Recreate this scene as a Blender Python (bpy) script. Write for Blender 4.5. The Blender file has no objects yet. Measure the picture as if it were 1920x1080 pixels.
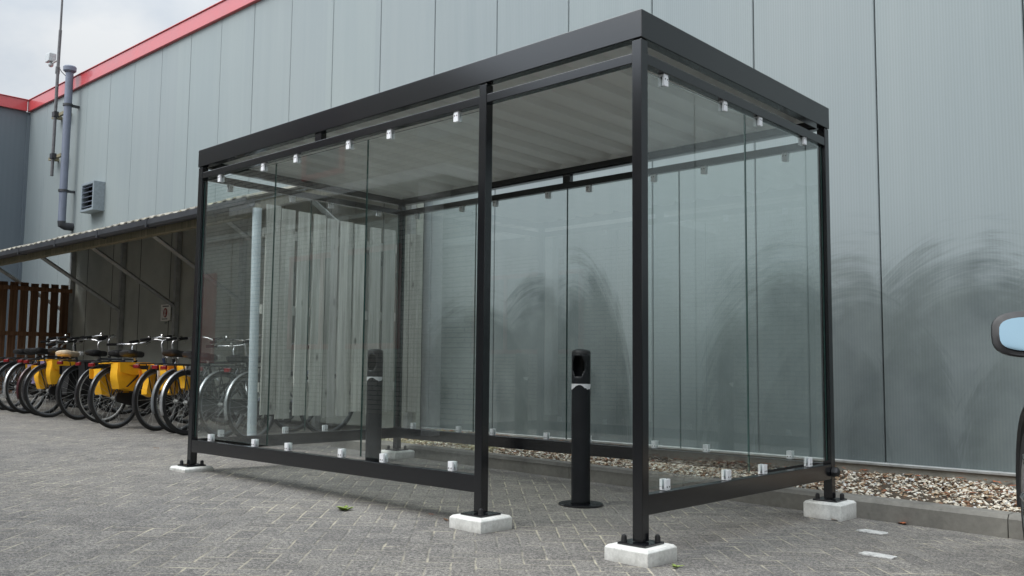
import bpy, math, random
from mathutils import Vector, Matrix
random.seed(7)
SC = bpy.context.scene
COL = SC.collection
rad = math.radians

# ------------------------------------------------------------------ camera
cam_d = bpy.data.cameras.new("camera")
cam_d.sensor_width = 36.0
cam_d.lens = 36.0 * 1705.6 / 1920.0
cam_d.clip_start = 0.05
cam_d.clip_end = 2000
cam = bpy.data.objects.new("camera", cam_d)
COL.objects.link(cam)
yaw, pitch, roll = 0.748, 0.0871, 0.0103
fw = Vector((-math.sin(yaw) * math.cos(pitch), math.cos(yaw) * math.cos(pitch), math.sin(pitch)))
ri = fw.cross(Vector((0, 0, 1))).normalized()
up = ri.cross(fw)
ri, up = math.cos(roll) * ri + math.sin(roll) * up, -math.sin(roll) * ri + math.cos(roll) * up
cam.matrix_world = Matrix(((ri.x, up.x, -fw.x, 2.3013), (ri.y, up.y, -fw.y, -3.323),
                           (ri.z, up.z, -fw.z, 0.829), (0, 0, 0, 1)))
SC.camera = cam

# ------------------------------------------------------------------ world
SUN_EL, SUN_AZ = rad(50), rad(196)          # overcast: a soft glow from the shelter's open side
world = bpy.data.worlds.new("World")
SC.world = world
world.use_nodes = True
wn = world.node_tree
wn.nodes.clear()
w_out = wn.nodes.new("ShaderNodeOutputWorld")
sky = wn.nodes.new("ShaderNodeTexSky")
sky.sky_type = 'NISHITA'
sky.sun_disc = False
sky.sun_elevation = SUN_EL
sky.sun_rotation = SUN_AZ
bg_sky = wn.nodes.new("ShaderNodeBackground")
bg_sky.inputs[1].default_value = 0.10
wn.links.new(sky.outputs[0], bg_sky.inputs[0])
tc = wn.nodes.new("ShaderNodeTexCoord")
mp = wn.nodes.new("ShaderNodeMapping")
mp.inputs["Scale"].default_value = (1.0, 1.0, 2.2)
wn.links.new(tc.outputs["Generated"], mp.inputs[0])
cn = wn.nodes.new("ShaderNodeTexNoise")
cn.inputs["Scale"].default_value = 3.2
cn.inputs["Detail"].default_value = 7
cn.inputs["Roughness"].default_value = 0.52
cn.inputs["Distortion"].default_value = 0.35
wn.links.new(mp.outputs[0], cn.inputs["Vector"])
cr = wn.nodes.new("ShaderNodeValToRGB")
cr.color_ramp.elements[0].position = 0.36
cr.color_ramp.elements[0].color = (0.56, 0.63, 0.71, 1)
cr.color_ramp.elements[1].position = 0.60
cr.color_ramp.elements[1].color = (0.83, 0.85, 0.86, 1)
wn.links.new(cn.outputs["Fac"], cr.inputs[0])
bg_cl = wn.nodes.new("ShaderNodeBackground")
wn.links.new(cr.outputs[0], bg_cl.inputs[0])
# an overcast dome is brighter overhead than at the horizon
sx = wn.nodes.new("ShaderNodeSeparateXYZ")
wn.links.new(tc.outputs["Generated"], sx.inputs[0])
mr = wn.nodes.new("ShaderNodeMapRange")
mr.inputs["From Min"].default_value = 0.28
mr.inputs["From Max"].default_value = 1.0
mr.inputs["To Min"].default_value = 1.12
mr.inputs["To Max"].default_value = 2.3
wn.links.new(sx.outputs["Z"], mr.inputs["Value"])
# the cloud cover glows round the hidden sun
dotn = wn.nodes.new("ShaderNodeVectorMath")
dotn.operation = 'DOT_PRODUCT'
wn.links.new(tc.outputs["Generated"], dotn.inputs[0])
dotn.inputs[1].default_value = (math.sin(SUN_AZ) * math.cos(SUN_EL), math.cos(SUN_AZ) * math.cos(SUN_EL), math.sin(SUN_EL))
gl_ = wn.nodes.new("ShaderNodeMapRange")
gl_.interpolation_type = 'SMOOTHSTEP'
gl_.inputs["From Min"].default_value = 0.35
gl_.inputs["From Max"].default_value = 1.0
gl_.inputs["To Min"].default_value = 1.0
gl_.inputs["To Max"].default_value = 3.2
wn.links.new(dotn.outputs["Value"], gl_.inputs["Value"])
gm = wn.nodes.new("ShaderNodeMath")
gm.operation = 'MULTIPLY'
wn.links.new(mr.outputs["Result"], gm.inputs[0])
wn.links.new(gl_.outputs["Result"], gm.inputs[1])
wn.links.new(gm.outputs[0], bg_cl.inputs[1])
mixw = wn.nodes.new("ShaderNodeMixShader")
mixw.inputs[0].default_value = 0.9
wn.links.new(bg_sky.outputs[0], mixw.inputs[1])
wn.links.new(bg_cl.outputs[0], mixw.inputs[2])
wn.links.new(mixw.outputs[0], w_out.inputs[0])

sun_d = bpy.data.lights.new("sun", 'SUN')
sun_d.energy = 1.6
sun_d.angle = rad(22)
sun_d.color = (1.0, 0.96, 0.90)
sun = bpy.data.objects.new("sun", sun_d)
COL.objects.link(sun)
sdir = Vector((math.sin(SUN_AZ) * math.cos(SUN_EL), math.cos(SUN_AZ) * math.cos(SUN_EL), math.sin(SUN_EL)))
sun.rotation_euler = sdir.to_track_quat('Z', 'Y').to_euler()
sun.location = (0, -6, 14)

SC.view_settings.view_transform = 'Standard'
SC.view_settings.look = 'None'
SC.view_settings.exposure = -0.12
SC.view_settings.gamma = 1.0
SC.render.engine = 'CYCLES'
SC.cycles.max_bounces = 10
SC.cycles.transparent_max_bounces = 24
SC.cycles.use_denoising = True


# ------------------------------------------------------------------ shader helpers
class NB:
    def __init__(self, name):
        self.m = bpy.data.materials.new(name)
        self.m.use_nodes = True
        self.t = self.m.node_tree
        self.b = self.t.nodes["Principled BSDF"]
        self.out = self.t.nodes["Material Output"]

    def n(self, typ, **kw):
        x = self.t.nodes.new(typ)
        for k, v in kw.items():
            setattr(x, k, v)
        return x

    def put(self, sock, v):
        if hasattr(v, "is_output"):
            self.t.links.new(v, sock)
        elif v is not None:
            if isinstance(v, tuple) and len(v) == 3 and sock.type == 'RGBA':
                v = (*v, 1)
            sock.default_value = v

    def math(self, op, a, b=None, c=None, clamp=False):
        x = self.n("ShaderNodeMath", operation=op, use_clamp=clamp)
        for i, v in enumerate((a, b, c)):
            if v is not None:
                self.put(x.inputs[i], v)
        return x.outputs[0]

    def coord(self, which="Object"):
        return self.n("ShaderNodeTexCoord").outputs[which]

    def sep(self, v):
        x = self.n("ShaderNodeSeparateXYZ")
        self.put(x.inputs[0], v)
        return x.outputs

    def comb(self, a, b, c):
        x = self.n("ShaderNodeCombineXYZ")
        for i, v in enumerate((a, b, c)):
            self.put(x.inputs[i], v)
        return x.outputs[0]

    def scale(self, v, s):
        x = self.n("ShaderNodeMapping")
        self.put(x.inputs[0], v)
        x.inputs["Scale"].default_value = s
        return x.outputs[0]

    def noise(self, v, s, detail=4, rough=0.5, dist=0.0, col=False):
        x = self.n("ShaderNodeTexNoise")
        self.put(x.inputs["Vector"], v)
        x.inputs["Scale"].default_value = s
        x.inputs["Detail"].default_value = detail
        x.inputs["Roughness"].default_value = rough
        x.inputs["Distortion"].default_value = dist
        return x.outputs["Color" if col else "Fac"]

    def white(self, v):
        x = self.n("ShaderNodeTexWhiteNoise")
        self.put(x.inputs[0], v)
        return x.outputs["Value"]

    def range(self, v, a, b, c=0.0, d=1.0, smooth=False):
        x = self.n("ShaderNodeMapRange", interpolation_type='SMOOTHSTEP' if smooth else 'LINEAR')
        self.put(x.inputs[0], v)
        for i, q in enumerate((a, b, c, d)):
            self.put(x.inputs[i + 1], q)
        return x.outputs[0]

    def mix(self, f, a, b, mode='MIX'):
        x = self.n("ShaderNodeMix", data_type='RGBA', blend_type=mode)
        self.put(x.inputs[0], f)
        self.put(x.inputs[6], a)
        self.put(x.inputs[7], b)
        return x.outputs[2]

    def ramp(self, f, stops, interp='LINEAR'):
        x = self.n("ShaderNodeValToRGB")
        self.put(x.inputs[0], f)
        r = x.color_ramp
        r.interpolation = interp
        while len(r.elements) < len(stops):
            r.elements.new(0.5)
        for e, (p, c) in zip(r.elements, stops):
            e.position = p
            e.color = (*c, 1)
        return x.outputs[0]

    def bump(self, h, strength=0.3, dist=0.01, normal=None):
        x = self.n("ShaderNodeBump")
        x.inputs["Strength"].default_value = strength
        x.inputs["Distance"].default_value = dist
        self.put(x.inputs["Height"], h)
        if normal is not None:
            self.put(x.inputs["Normal"], normal)
        return x.outputs[0]

    def set(self, color=None, rough=None, metal=None, normal=None, spec=None, coat=None):
        for k, v in (("Base Color", color), ("Roughness", rough), ("Metallic", metal), ("Normal", normal),
                     ("Specular IOR Level", spec), ("Coat Weight", coat)):
            if v is not None:
                self.put(self.b.inputs[k], v)
        return self.m


def simple(name, color, rough=0.5, metal=0.0, spec=0.5, vary=0.15, scale=20.0, coat=None):
    """plain paint / plastic / metal with slight tonal and gloss variation"""
    N = NB(name)
    co = N.coord()
    f = N.noise(co, scale, 5, 0.6)
    lo = tuple(c * (1 - vary) for c in color)
    hi = tuple(min(1, c * (1 + vary)) for c in color)
    c = N.ramp(f, [(0.3, lo), (0.7, hi)])
    r = N.range(f, 0.3, 0.7, max(0.02, rough - 0.07), min(1, rough + 0.07))
    return N.set(c, r, metal, None, spec, coat)


M = {}
def m_coat():
    """satin anthracite powder coat: very dark, with a broad soft sheen"""
    N = NB("black_powder_coat")
    co = N.coord()
    f = N.noise(co, 5.0, 5, 0.6)
    c = N.ramp(f, [(0.3, (0.0045, 0.0050, 0.0066)), (0.7, (0.0058, 0.0064, 0.0082))])
    N.put(N.b.inputs["IOR"], 1.66)
    return N.set(c, 0.18, 0, None, 0.5)


M['coat'] = m_coat()
M['coat2'] = simple("black_cap", (0.012, 0.012, 0.013), 0.5)
M['black'] = simple("black_plastic", (0.014, 0.014, 0.015), 0.5)
M['rubber'] = simple("tyre_rubber", (0.018, 0.018, 0.018), 0.8)
M['steel'] = simple("bright_steel", (0.62, 0.62, 0.62), 0.3, 1.0)
M['alu'] = simple("aluminium_clip", (0.74, 0.75, 0.77), 0.45, 0.0, vary=0.05, scale=60)
M['galv'] = simple("galvanised_steel", (0.40, 0.41, 0.40), 0.55, 0.3, vary=0.2, scale=12)
M['dark'] = simple("dark_void", (0.006, 0.006, 0.006), 0.9)
M['redpaint'] = simple("red_trim", (0.44, 0.042, 0.048), 0.40, spec=1.0, vary=0.08, scale=2.0, coat=0.5)
M['redframe'] = simple("red_window_frame", (0.36, 0.075, 0.06), 0.5)
M['plastic_grey'] = simple("grey_pipe", (0.13, 0.15, 0.20), 0.5, vary=0.12, scale=5)
M['pipe_light'] = simple("pale_pipe", (0.44, 0.49, 0.52), 0.45, vary=0.08, scale=5)
M['gutter'] = simple("dark_gutter", (0.028, 0.030, 0.035), 0.5, vary=0.25, scale=5)
M['white'] = simple("white_paint", (0.75, 0.75, 0.72), 0.5)
M['yellow'] = simple("yellow_canvas", (0.78, 0.40, 0.010), 0.62, vary=0.10, scale=9)
M['orange'] = simple("orange_canvas", (0.72, 0.27, 0.02), 0.65)
M['cream'] = simple("cream_vinyl", (0.62, 0.52, 0.38), 0.5)
M['brown'] = simple("brown_leather", (0.10, 0.045, 0.025), 0.5)
M['purple'] = simple("purple_canvas", (0.20, 0.17, 0.30), 0.7)
M['whitebag'] = simple("white_canvas", (0.66, 0.66, 0.68), 0.6)
M['reflector'] = simple("red_lens", (0.16, 0.008, 0.010), 0.25)
M['lamp'] = simple("lamp_lens", (0.8, 0.8, 0.78), 0.15)
M['carpaint'] = simple("black_car_paint", (0.010, 0.010, 0.012), 0.22, vary=0.05, coat=0.6)
M['carglass'] = simple("dark_car_glass", (0.02, 0.025, 0.028), 0.06)
M['fr_black'] = simple("frame_black", (0.014, 0.014, 0.016), 0.35, coat=0.4)
M['fr_silver'] = simple("frame_silver", (0.45, 0.46, 0.47), 0.32, 0.7)
M['fr_blue'] = simple("frame_blue", (0.05, 0.07, 0.16), 0.35, coat=0.4)
M['fr_red'] = simple("frame_wine", (0.05, 0.010, 0.014), 0.35, coat=0.4)
M['fr_grey'] = simple("frame_grey", (0.13, 0.14, 0.15), 0.4, coat=0.3)


def m_glass():
    N = NB("clear_glass")
    N.t.nodes.remove(N.b)
    tr = N.n("ShaderNodeBsdfTransparent")
    tr.inputs[0].default_value = (0.955, 0.976, 0.970, 1)
    gl = N.n("ShaderNodeBsdfGlossy")
    gl.inputs["Roughness"].default_value = 0.0
    gl.inputs[0].default_value = (0.93, 0.97, 0.96, 1)
    fr = N.n("ShaderNodeFresnel")
    fr.inputs[0].default_value = 1.5
    geo = N.n("ShaderNodeNewGeometry")
    front = N.math('SUBTRACT', 1.0, geo.outputs["Backfacing"])
    f = N.math('MULTIPLY', N.math('MULTIPLY', fr.outputs[0], 2.1), front, clamp=True)
    # faint dust film
    df = N.n("ShaderNodeBsdfDiffuse")
    df.inputs[0].default_value = (0.55, 0.58, 0.57, 1)
    mx = N.n("ShaderNodeMixShader")
    N.put(mx.inputs[0], f)
    N.t.links.new(tr.outputs[0], mx.inputs[1])
    N.t.links.new(gl.outputs[0], mx.inputs[2])
    dust = N.noise(N.scale(N.coord(), (1, 1, 0.35)), 5.0, 6, 0.6)
    dm = N.n("ShaderNodeMixShader")
    N.put(dm.inputs[0], N.range(dust, 0.35, 0.8, 0.004, 0.022))
    N.t.links.new(mx.outputs[0], dm.inputs[1])
    N.t.links.new(df.outputs[0], dm.inputs[2])
    N.t.links.new(dm.outputs[0], N.out.inputs[0])
    return N.m


M['glass'] = m_glass()
M['glass_edge'] = simple("green_glass_edge", (0.014, 0.048, 0.040), 0.10, vary=0.3)


def m_paving():
    N = NB("herringbone_pavers")
    co = N.coord()
    x, y, _ = N.sep(co)
    w = 0.1025
    c45 = math.sqrt(0.5) / w
    # slight wobble so the joints are not ruler straight
    wob = N.noise(co, 3.0, 2, 0.5, col=True)
    wx, wy, _ = N.sep(wob)
    x = N.math('ADD', x, N.math('MULTIPLY', N.math('SUBTRACT', wx, 0.5), 0.025))
    y = N.math('ADD', y, N.math('MULTIPLY', N.math('SUBTRACT', wy, 0.5), 0.025))
    u = N.math('MULTIPLY', N.math('ADD', x, y), c45)
    v = N.math('MULTIPLY', N.math('SUBTRACT', y, x), c45)
    a, b = N.math('FLOOR', u), N.math('FLOOR', v)
    fx, fy = N.math('SUBTRACT', u, a), N.math('SUBTRACT', v, b)
    m = N.math('FLOORED_MODULO', N.math('SUBTRACT', a, b), 4.0)
    m = N.math('ROUND', m)
    isv = N.math('GREATER_THAN', m, 1.5)
    m1 = N.math('COMPARE', m, 1.0, 0.1)
    m2 = N.math('COMPARE', m, 2.0, 0.1)
    ish = N.math('SUBTRACT', 1.0, isv)
    lh = N.math('ADD', fx, m1)
    lv = N.math('ADD', fy, m2)
    along = N.math('ADD', N.math('MULTIPLY', lh, ish), N.math('MULTIPLY', lv, isv))
    across = N.math('ADD', N.math('MULTIPLY', fy, ish), N.math('MULTIPLY', fx, isv))
    e1 = N.math('MINIMUM', along, N.math('SUBTRACT', 2.0, along))
    e2 = N.math('MINIMUM', across, N.math('SUBTRACT', 1.0, across))
    e = N.math('MINIMUM', e1, e2)
    idx = N.math('SUBTRACT', a, m1)
    idy = N.math('SUBTRACT', b, m2)
    rnd = N.white(N.comb(idx, idy, isv))
    big = N.noise(co, 0.55, 4, 0.55)
    mid = N.noise(co, 6.0, 5, 0.6)
    fine = N.noise(co, 170.0, 3, 0.75)
    grit = N.noise(co, 70.0, 2, 0.8)
    base = N.ramp(rnd, [(0.0, (0.122, 0.118, 0.115)), (0.55, (0.148, 0.144, 0.139)), (1.0, (0.176, 0.170, 0.161))])
    base = N.mix(N.range(big, 0.35, 0.7, 0.0, 0.55), base, (0.205, 0.193, 0.172))
    base = N.mix(1.0, base, N.ramp(fine, [(0.30, (0.30, 0.30, 0.30)), (0.5, (0.96, 0.96, 0.96)), (0.72, (1.95, 1.92, 1.86))]), 'MULTIPLY')
    base = N.mix(1.0, base, N.ramp(grit, [(0.34, (0.52, 0.52, 0.53)), (0.5, (0.98, 0.98, 0.98)), (0.66, (1.55, 1.53, 1.49))]), 'MULTIPLY')
    base = N.mix(1.0, base, N.ramp(mid, [(0.3, (0.84, 0.84, 0.85)), (0.7, (1.12, 1.11, 1.09))]), 'MULTIPLY')
    jn = N.noise(co, 1.3, 4, 0.65)
    jn2 = N.noise(co, 9.0, 3, 0.6)
    wdt = N.range(jn2, 0.3, 0.7, 0.028, 0.075)
    joint = N.math('SUBTRACT', 1.0, N.range(e, N.math('MULTIPLY', wdt, 0.45), wdt))
    jcol = N.ramp(N.math('ADD', jn, N.math('MULTIPLY', N.math('SUBTRACT', jn2, 0.5), 0.7)),
                  [(0.33, (0.062, 0.060, 0.057)), (0.45, (0.25, 0.232, 0.185)), (0.62, (0.46, 0.42, 0.32))])
    jvis = N.range(N.noise(co, 2.1, 3, 0.6), 0.34, 0.6, 0.22, 0.78)
    col = N.mix(N.math('MULTIPLY', joint, jvis), base, jcol)
    oil = N.range(N.noise(co, 0.85, 5, 0.62), 0.60, 0.70, 0.0, 0.38)
    col = N.mix(oil, col, (0.075, 0.073, 0.071))
    sand = N.range(N.noise(N.scale(co, (1.0, 1.0, 1.0)), 1.15, 6, 0.68, 0.4), 0.60, 0.74, 0.0, 0.30)
    col = N.mix(sand, col, (0.27, 0.245, 0.20))
    # old moss and sand blotches lying in the joints
    ms = N.range(N.noise(co, 1.9, 5, 0.7), 0.66, 0.80, 0.0, 0.35)
    col = N.mix(N.math('MULTIPLY', ms, N.range(e, 0.0, 0.25, 1.0, 0.15)), col, (0.16, 0.16, 0.06))
    h = N.math('ADD', N.math('MULTIPLY', N.range(e, 0.0, 0.10), 1.0),
               N.math('ADD', N.math('MULTIPLY', grit, 0.45), N.math('MULTIPLY', rnd, 0.35)))
    nb = N.bump(h, 0.55, 0.006)
    return N.set(col, 0.86, 0.0, nb, 0.3)


M['paving'] = m_paving()


def m_panel():
    """steel sandwich panel: fine vertical ribs, pale dusty paint, and the swept grime on its lower half"""
    N = NB("ribbed_steel_panel")
    co = N.coord()
    x, y, z = N.sep(co)
    rib = N.math('SINE', N.math('MULTIPLY', N.math('ADD', x, y), 2 * math.pi / 0.021))
    big = N.noise(N.scale(co, (1, 1, 0.35)), 0.55, 3, 0.5)
    streak = N.noise(N.scale(co, (9, 9, 0.25)), 1.0, 4, 0.6)
    pan = N.white(N.comb(N.math('FLOOR', N.math('ADD', N.math('MULTIPLY', x, 1.0), 0.24)), 0, 0))
    clean = N.ramp(big, [(0.3, (0.218, 0.254, 0.263)), (0.7, (0.252, 0.284, 0.286))])
    clean = N.mix(1.0, clean, N.ramp(streak, [(0.3, (0.965, 0.97, 0.97)), (0.7, (1.03, 1.025, 1.025))]), 'MULTIPLY')
    clean = N.mix(1.0, clean, N.ramp(pan, [(0, (0.96, 0.96, 0.97)), (1, (1.03, 1.03, 1.02))]), 'MULTIPLY')
    ribc = N.range(rib, -1, 1, 0.955, 1.035)
    clean = N.mix(1.0, clean, N.comb(ribc, ribc, ribc), 'MULTIPLY')
    # arcs left by the brush: (centre x, centre z, rx, rz)
    domes = [(-4.45, 0.55, 1.0, 1.10), (-3.55, 0.45, 0.85, 1.32), (-2.99, 0.30, 0.60, 1.70), (-0.92, 0.10, 0.98, 1.80),
             (-0.45, 0.20, 0.95, 1.62), (0.30, 0.20, 1.05, 1.68), (1.15, 0.25, 1.1, 1.52), (2.3, 0.3, 1.1, 1.5), (-5.5, 0.5, 0.8, 0.8)]
    wc = N.sep(N.noise(N.comb(x, z, 0.0), 1.7, 3, 0.55, col=True))
    xw = N.math('ADD', x, N.math('MULTIPLY', N.math('SUBTRACT', wc[0], 0.5), 0.26))
    zw = N.math('ADD', z, N.math('MULTIPLY', N.math('SUBTRACT', wc[1], 0.5), 0.24))
    tot = None
    for cx, cz, rx, rz in domes:
        dx = N.math('DIVIDE', N.math('SUBTRACT', xw, cx), rx)
        dz = N.math('DIVIDE', N.math('SUBTRACT', zw, cz), rz)
        dzp = N.math('MAXIMUM', dz, N.math('MULTIPLY', dz, 0.12))
        r = N.math('SQRT', N.math('ADD', N.math('MULTIPLY', dx, dx), N.math('MULTIPLY', dzp, dzp)))
        # hair-fine strokes sweeping round the arm's reach, each set a little off-centre
        ox = N.math('DIVIDE', N.math('SUBTRACT', x, cx + 0.18 * math.sin(cx * 7)), rx)
        oz = N.math('DIVIDE', N.math('SUBTRACT', z, cz - 0.35), rz)
        r2 = N.math('SQRT', N.math('ADD', N.math('MULTIPLY', ox, ox), N.math('MULTIPLY', oz, oz)))
        th = N.math('ARCTAN2', ox, N.math('ADD', oz, 0.2))
        st = N.noise(N.comb(N.math('MULTIPLY', r2, 26.0 + 5.0 * math.sin(cx * 9.0)), N.math('MULTIPLY', th, 2.2 + 0.8 * math.cos(cx * 5.0)), cx * 3.7), 1.0, 7, 0.74, 0.75)
        gap = N.noise(N.comb(N.math('MULTIPLY', r2, 4.0), N.math('MULTIPLY', th, 3.0), cx * 1.9), 1.0, 2, 0.5)
        inside = N.math('SUBTRACT', 1.0, r)
        edge = N.math('ADD', inside, N.math('MULTIPLY', N.math('SUBTRACT', st, 0.5), N.range(inside, 0.0, 0.35, 0.95, 0.24)))
        edge = N.math('ADD', edge, N.math('MULTIPLY', N.math('SUBTRACT', gap, 0.5), 0.60))
        g = N.range(edge, -0.06, 0.34, 0.0, 1.0, True)
        g = N.math('MULTIPLY', g, N.range(inside, -0.24, 0.06, 0.0, 1.0, True))
        # scrubbed hardest in the upper third, thinning out towards the ground
        g = N.math('MULTIPLY', g, N.math('ADD', N.range(r, 0.25, 0.75, 0.66, 1.0, True), 0.0))
        tot = g if tot is None else N.math('MAXIMUM', tot, g)
    # broad scrubbed film below the strokes, with a cloudy uneven rim
    fn = N.math('ADD', N.math('MULTIPLY', N.math('SUBTRACT', N.noise(N.comb(x, z, 4.0), 1.3, 6, 0.6), 0.5), 1.1), z)
    fill = N.range(fn, 0.75, 1.65, 0.80, 0.0, True)
    fx1 = N.math('MULTIPLY', N.range(x, -1.75, -0.95, 0.0, 1.0, True), 1.0)
    fx2 = N.math('MULTIPLY', N.range(x, -4.9, -3.8, 0.0, 1.0, True), N.range(x, -2.85, -2.45, 1.0, 0.0, True))
    tot = N.math('MAXIMUM', tot, N.math('MULTIPLY', fill, N.math('MAXIMUM', fx1, fx2)))
    patch = N.noise(co, 2.2, 6, 0.65)
    body = N.range(patch, 0.3, 0.7, 0.78, 1.0)
    low = N.range(z, 0.2, 1.35, 0.62, 0.0, True)       # splash-back film along the foot of the wall
    low = N.math('MULTIPLY', low, N.range(N.noise(co, 1.1, 4, 0.6), 0.3, 0.65, 0.35, 1.0))
    low = N.math('MULTIPLY', low, N.range(x, -7.5, -4.0, 0.25, 1.0))
    dirt = N.math('MAXIMUM', N.math('MULTIPLY', tot, body), low)
    dirtc = N.ramp(N.noise(co, 3.1, 5, 0.6), [(0.3, (0.058, 0.073, 0.075)), (0.7, (0.094, 0.114, 0.110))])
    dirtc = N.mix(1.0, dirtc, N.comb(ribc, ribc, ribc), 'MULTIPLY')
    col = N.mix(N.math('MULTIPLY', dirt, 0.86), clean, dirtc)
    # small scuffs
    sc = N.range(N.noise(co, 7.0, 6, 0.75), 0.665, 0.72, 0.0, 0.35)
    sc = N.math('MULTIPLY', sc, N.range(z, 0.3, 1.0, 1.0, 0.0))
    col = N.mix(sc, col, (0.30, 0.29, 0.28))
    # rain runs below the joints between panels
    run = N.range(N.noise(N.scale(co, (22, 22, 0.5)), 1.0, 3, 0.6), 0.60, 0.74, 0.0, 0.20)
    run = N.math('MULTIPLY', run, N.range(z, 0.2, 2.6, 1.0, 0.25))
    col = N.mix(run, col, (0.16, 0.175, 0.17))
    rough = N.math('ADD', N.range(big, 0.3, 0.7, 0.46, 0.55), N.math('MULTIPLY', dirt, 0.05))
    nb = N.bump(rib, 0.10, 0.002)
    nb = N.bump(N.noise(co, 0.9, 2, 0.5), 0.06, 0.05, nb)
    return N.set(col, rough, 0.0, nb, 0.22)


M['panel'] = m_panel()


def m_wing():
    N = NB("shaded_wing_panel")
    co = N.coord()
    x, y, z = N.sep(co)
    rib = N.math('SINE', N.math('MULTIPLY', y, 2 * math.pi / 0.1))
    big = N.noise(N.scale(co, (1, 1, 0.4)), 0.8, 3, 0.5)
    col = N.ramp(big, [(0.3, (0.105, 0.130, 0.152)), (0.7, (0.130, 0.155, 0.175))])  # darker blue-grey tone paints in the shade on this side of the hall
    return N.set(col, 0.45, 0, N.bump(rib, 0.12, 0.004), 0.4)


M['wing'] = m_wing()


def m_concrete(name, c0, c1, scale=8.0, rough=0.85, bump=0.25):
    N = NB(name)
    co = N.coord()
    a = N.noise(co, scale, 6, 0.62)
    b = N.noise(co, scale * 9, 3, 0.7)
    col = N.ramp(a, [(0.3, c0), (0.72, c1)])
    col = N.mix(1.0, col, N.ramp(b, [(0.3, (0.86, 0.86, 0.86)), (0.7, (1.1, 1.1, 1.1))]), 'MULTIPLY')
    pit = N.n("ShaderNodeTexVoronoi")
    N.put(pit.inputs["Vector"], co)
    pit.inputs["Scale"].default_value = scale * 5
    ph = N.range(pit.outputs["Distance"], 0.05, 0.16, 0.0, 1.0)
    thin = N.range(N.noise(co, scale * 2.1, 2, 0.5), 0.5, 0.62, 1.0, 0.0)
    ph = N.math('MAXIMUM', ph, thin)
    col = N.mix(N.range(ph, 0, 1, 0.45, 0.0), col, tuple(c * 0.45 for c in c0))
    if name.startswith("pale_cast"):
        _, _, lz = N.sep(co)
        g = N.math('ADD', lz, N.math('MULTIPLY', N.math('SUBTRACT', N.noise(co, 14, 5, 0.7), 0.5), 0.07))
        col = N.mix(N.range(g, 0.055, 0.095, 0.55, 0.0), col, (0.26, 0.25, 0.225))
        st = N.range(N.noise(co, 5.0, 6, 0.7), 0.58, 0.70, 0.0, 0.35)
        col = N.mix(st, col, (0.40, 0.39, 0.35))
    return N.set(col, rough, 0, N.bump(N.math('ADD', b, ph), bump, 0.004), 0.3)


M['block'] = m_concrete("pale_cast_concrete", (0.60, 0.60, 0.57), (0.76, 0.76, 0.73), 7.0)
M['kerb'] = m_concrete("kerb_concrete", (0.125, 0.120, 0.108), (0.235, 0.225, 0.200), 3.0)
M['plinth'] = m_concrete("plinth_concrete", (0.22, 0.21, 0.18), (0.36, 0.345, 0.30), 2.5)


def m_wood(name, c0, c1, c2, axis='z'):
    N = NB(name)
    co = N.coord()
    oi = N.n("ShaderNodeNewGeometry").outputs["Random Per Island"]
    x, y, z = N.sep(co)
    off = N.math('MULTIPLY', oi, 37.0)
    v = N.comb(N.math('ADD', N.math('MULTIPLY', x, 28), off), N.math('ADD', N.math('MULTIPLY', y, 28), off),
               N.math('MULTIPLY', z, 1.1))
    g = N.noise(v, 1.0, 6, 0.62, 0.5)
    col = N.ramp(g, [(0.25, c0), (0.5, c1), (0.75, c2)])
    col = N.mix(1.0, col, N.ramp(oi, [(0, (0.72, 0.72, 0.72)), (1, (1.2, 1.2, 1.2))]), 'MULTIPLY')
    kn = N.n("ShaderNodeTexVoronoi")
    N.put(kn.inputs["Vector"], N.comb(N.math('ADD', N.math('MULTIPLY', y, 7), off), N.math('MULTIPLY', x, 7), N.math('MULTIPLY', z, 2.6)))
    kn.inputs["Scale"].default_value = 1.0
    col = N.mix(N.range(kn.outputs["Distance"], 0.05, 0.13, 0.75, 0.0), col, tuple(c * 0.35 for c in c0))
    return N.set(col, 0.8, 0, N.bump(g, 0.3, 0.004), 0.3)


M['wood_grey'] = m_wood("weathered_boards", (0.22, 0.217, 0.195), (0.41, 0.405, 0.37), (0.58, 0.575, 0.535))
M['wood_brown'] = m_wood("brown_boards", (0.09, 0.044, 0.022), (0.18, 0.092, 0.048), (0.27, 0.15, 0.085))
M['wood_beam'] = m_wood("mossy_beam", (0.11, 0.10, 0.06), (0.20, 0.18, 0.12), (0.30, 0.27, 0.19))


def m_brick():
    N = NB("grey_brown_brick")
    co = N.coord()
    x, y, z = N.sep(co)
    b = N.n("ShaderNodeTexBrick")
    N.put(b.inputs["Vector"], N.comb(N.math('ADD', x, y), z, 0))
    b.inputs["Scale"].default_value = 1.0
    b.inputs["Brick Width"].default_value = 0.22
    b.inputs["Row Height"].default_value = 0.0625
    b.inputs["Mortar Size"].default_value = 0.006
    b.inputs["Mortar Smooth"].default_value = 0.3
    b.inputs["Color1"].default_value = (0.37, 0.35, 0.31, 1)
    b.inputs["Color2"].default_value = (0.47, 0.45, 0.40, 1)
    b.inputs["Mortar"].default_value = (0.055, 0.052, 0.048, 1)
    col = N.mix(1.0, b.outputs["Color"], N.ramp(N.noise(co, 2.0, 5, 0.6), [(0.3, (0.8, 0.8, 0.8)), (0.7, (1.12, 1.12, 1.1))]), 'MULTIPLY')
    return N.set(col, 0.85, 0, N.bump(b.outputs["Fac"], -0.4, 0.006), 0.3)


M['brick'] = m_brick()


def m_sheet():
    N = NB("corrugated_sheet_steel")
    co = N.coord()
    a = N.noise(N.scale(co, (1, 0.3, 1)), 4.0, 5, 0.6)
    col = N.ramp(a, [(0.3, (0.66, 0.67, 0.655)), (0.7, (0.74, 0.75, 0.735))])
    return N.set(col, 0.45, 0.15, None, 0.5)


M['sheet'] = m_sheet()


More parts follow.
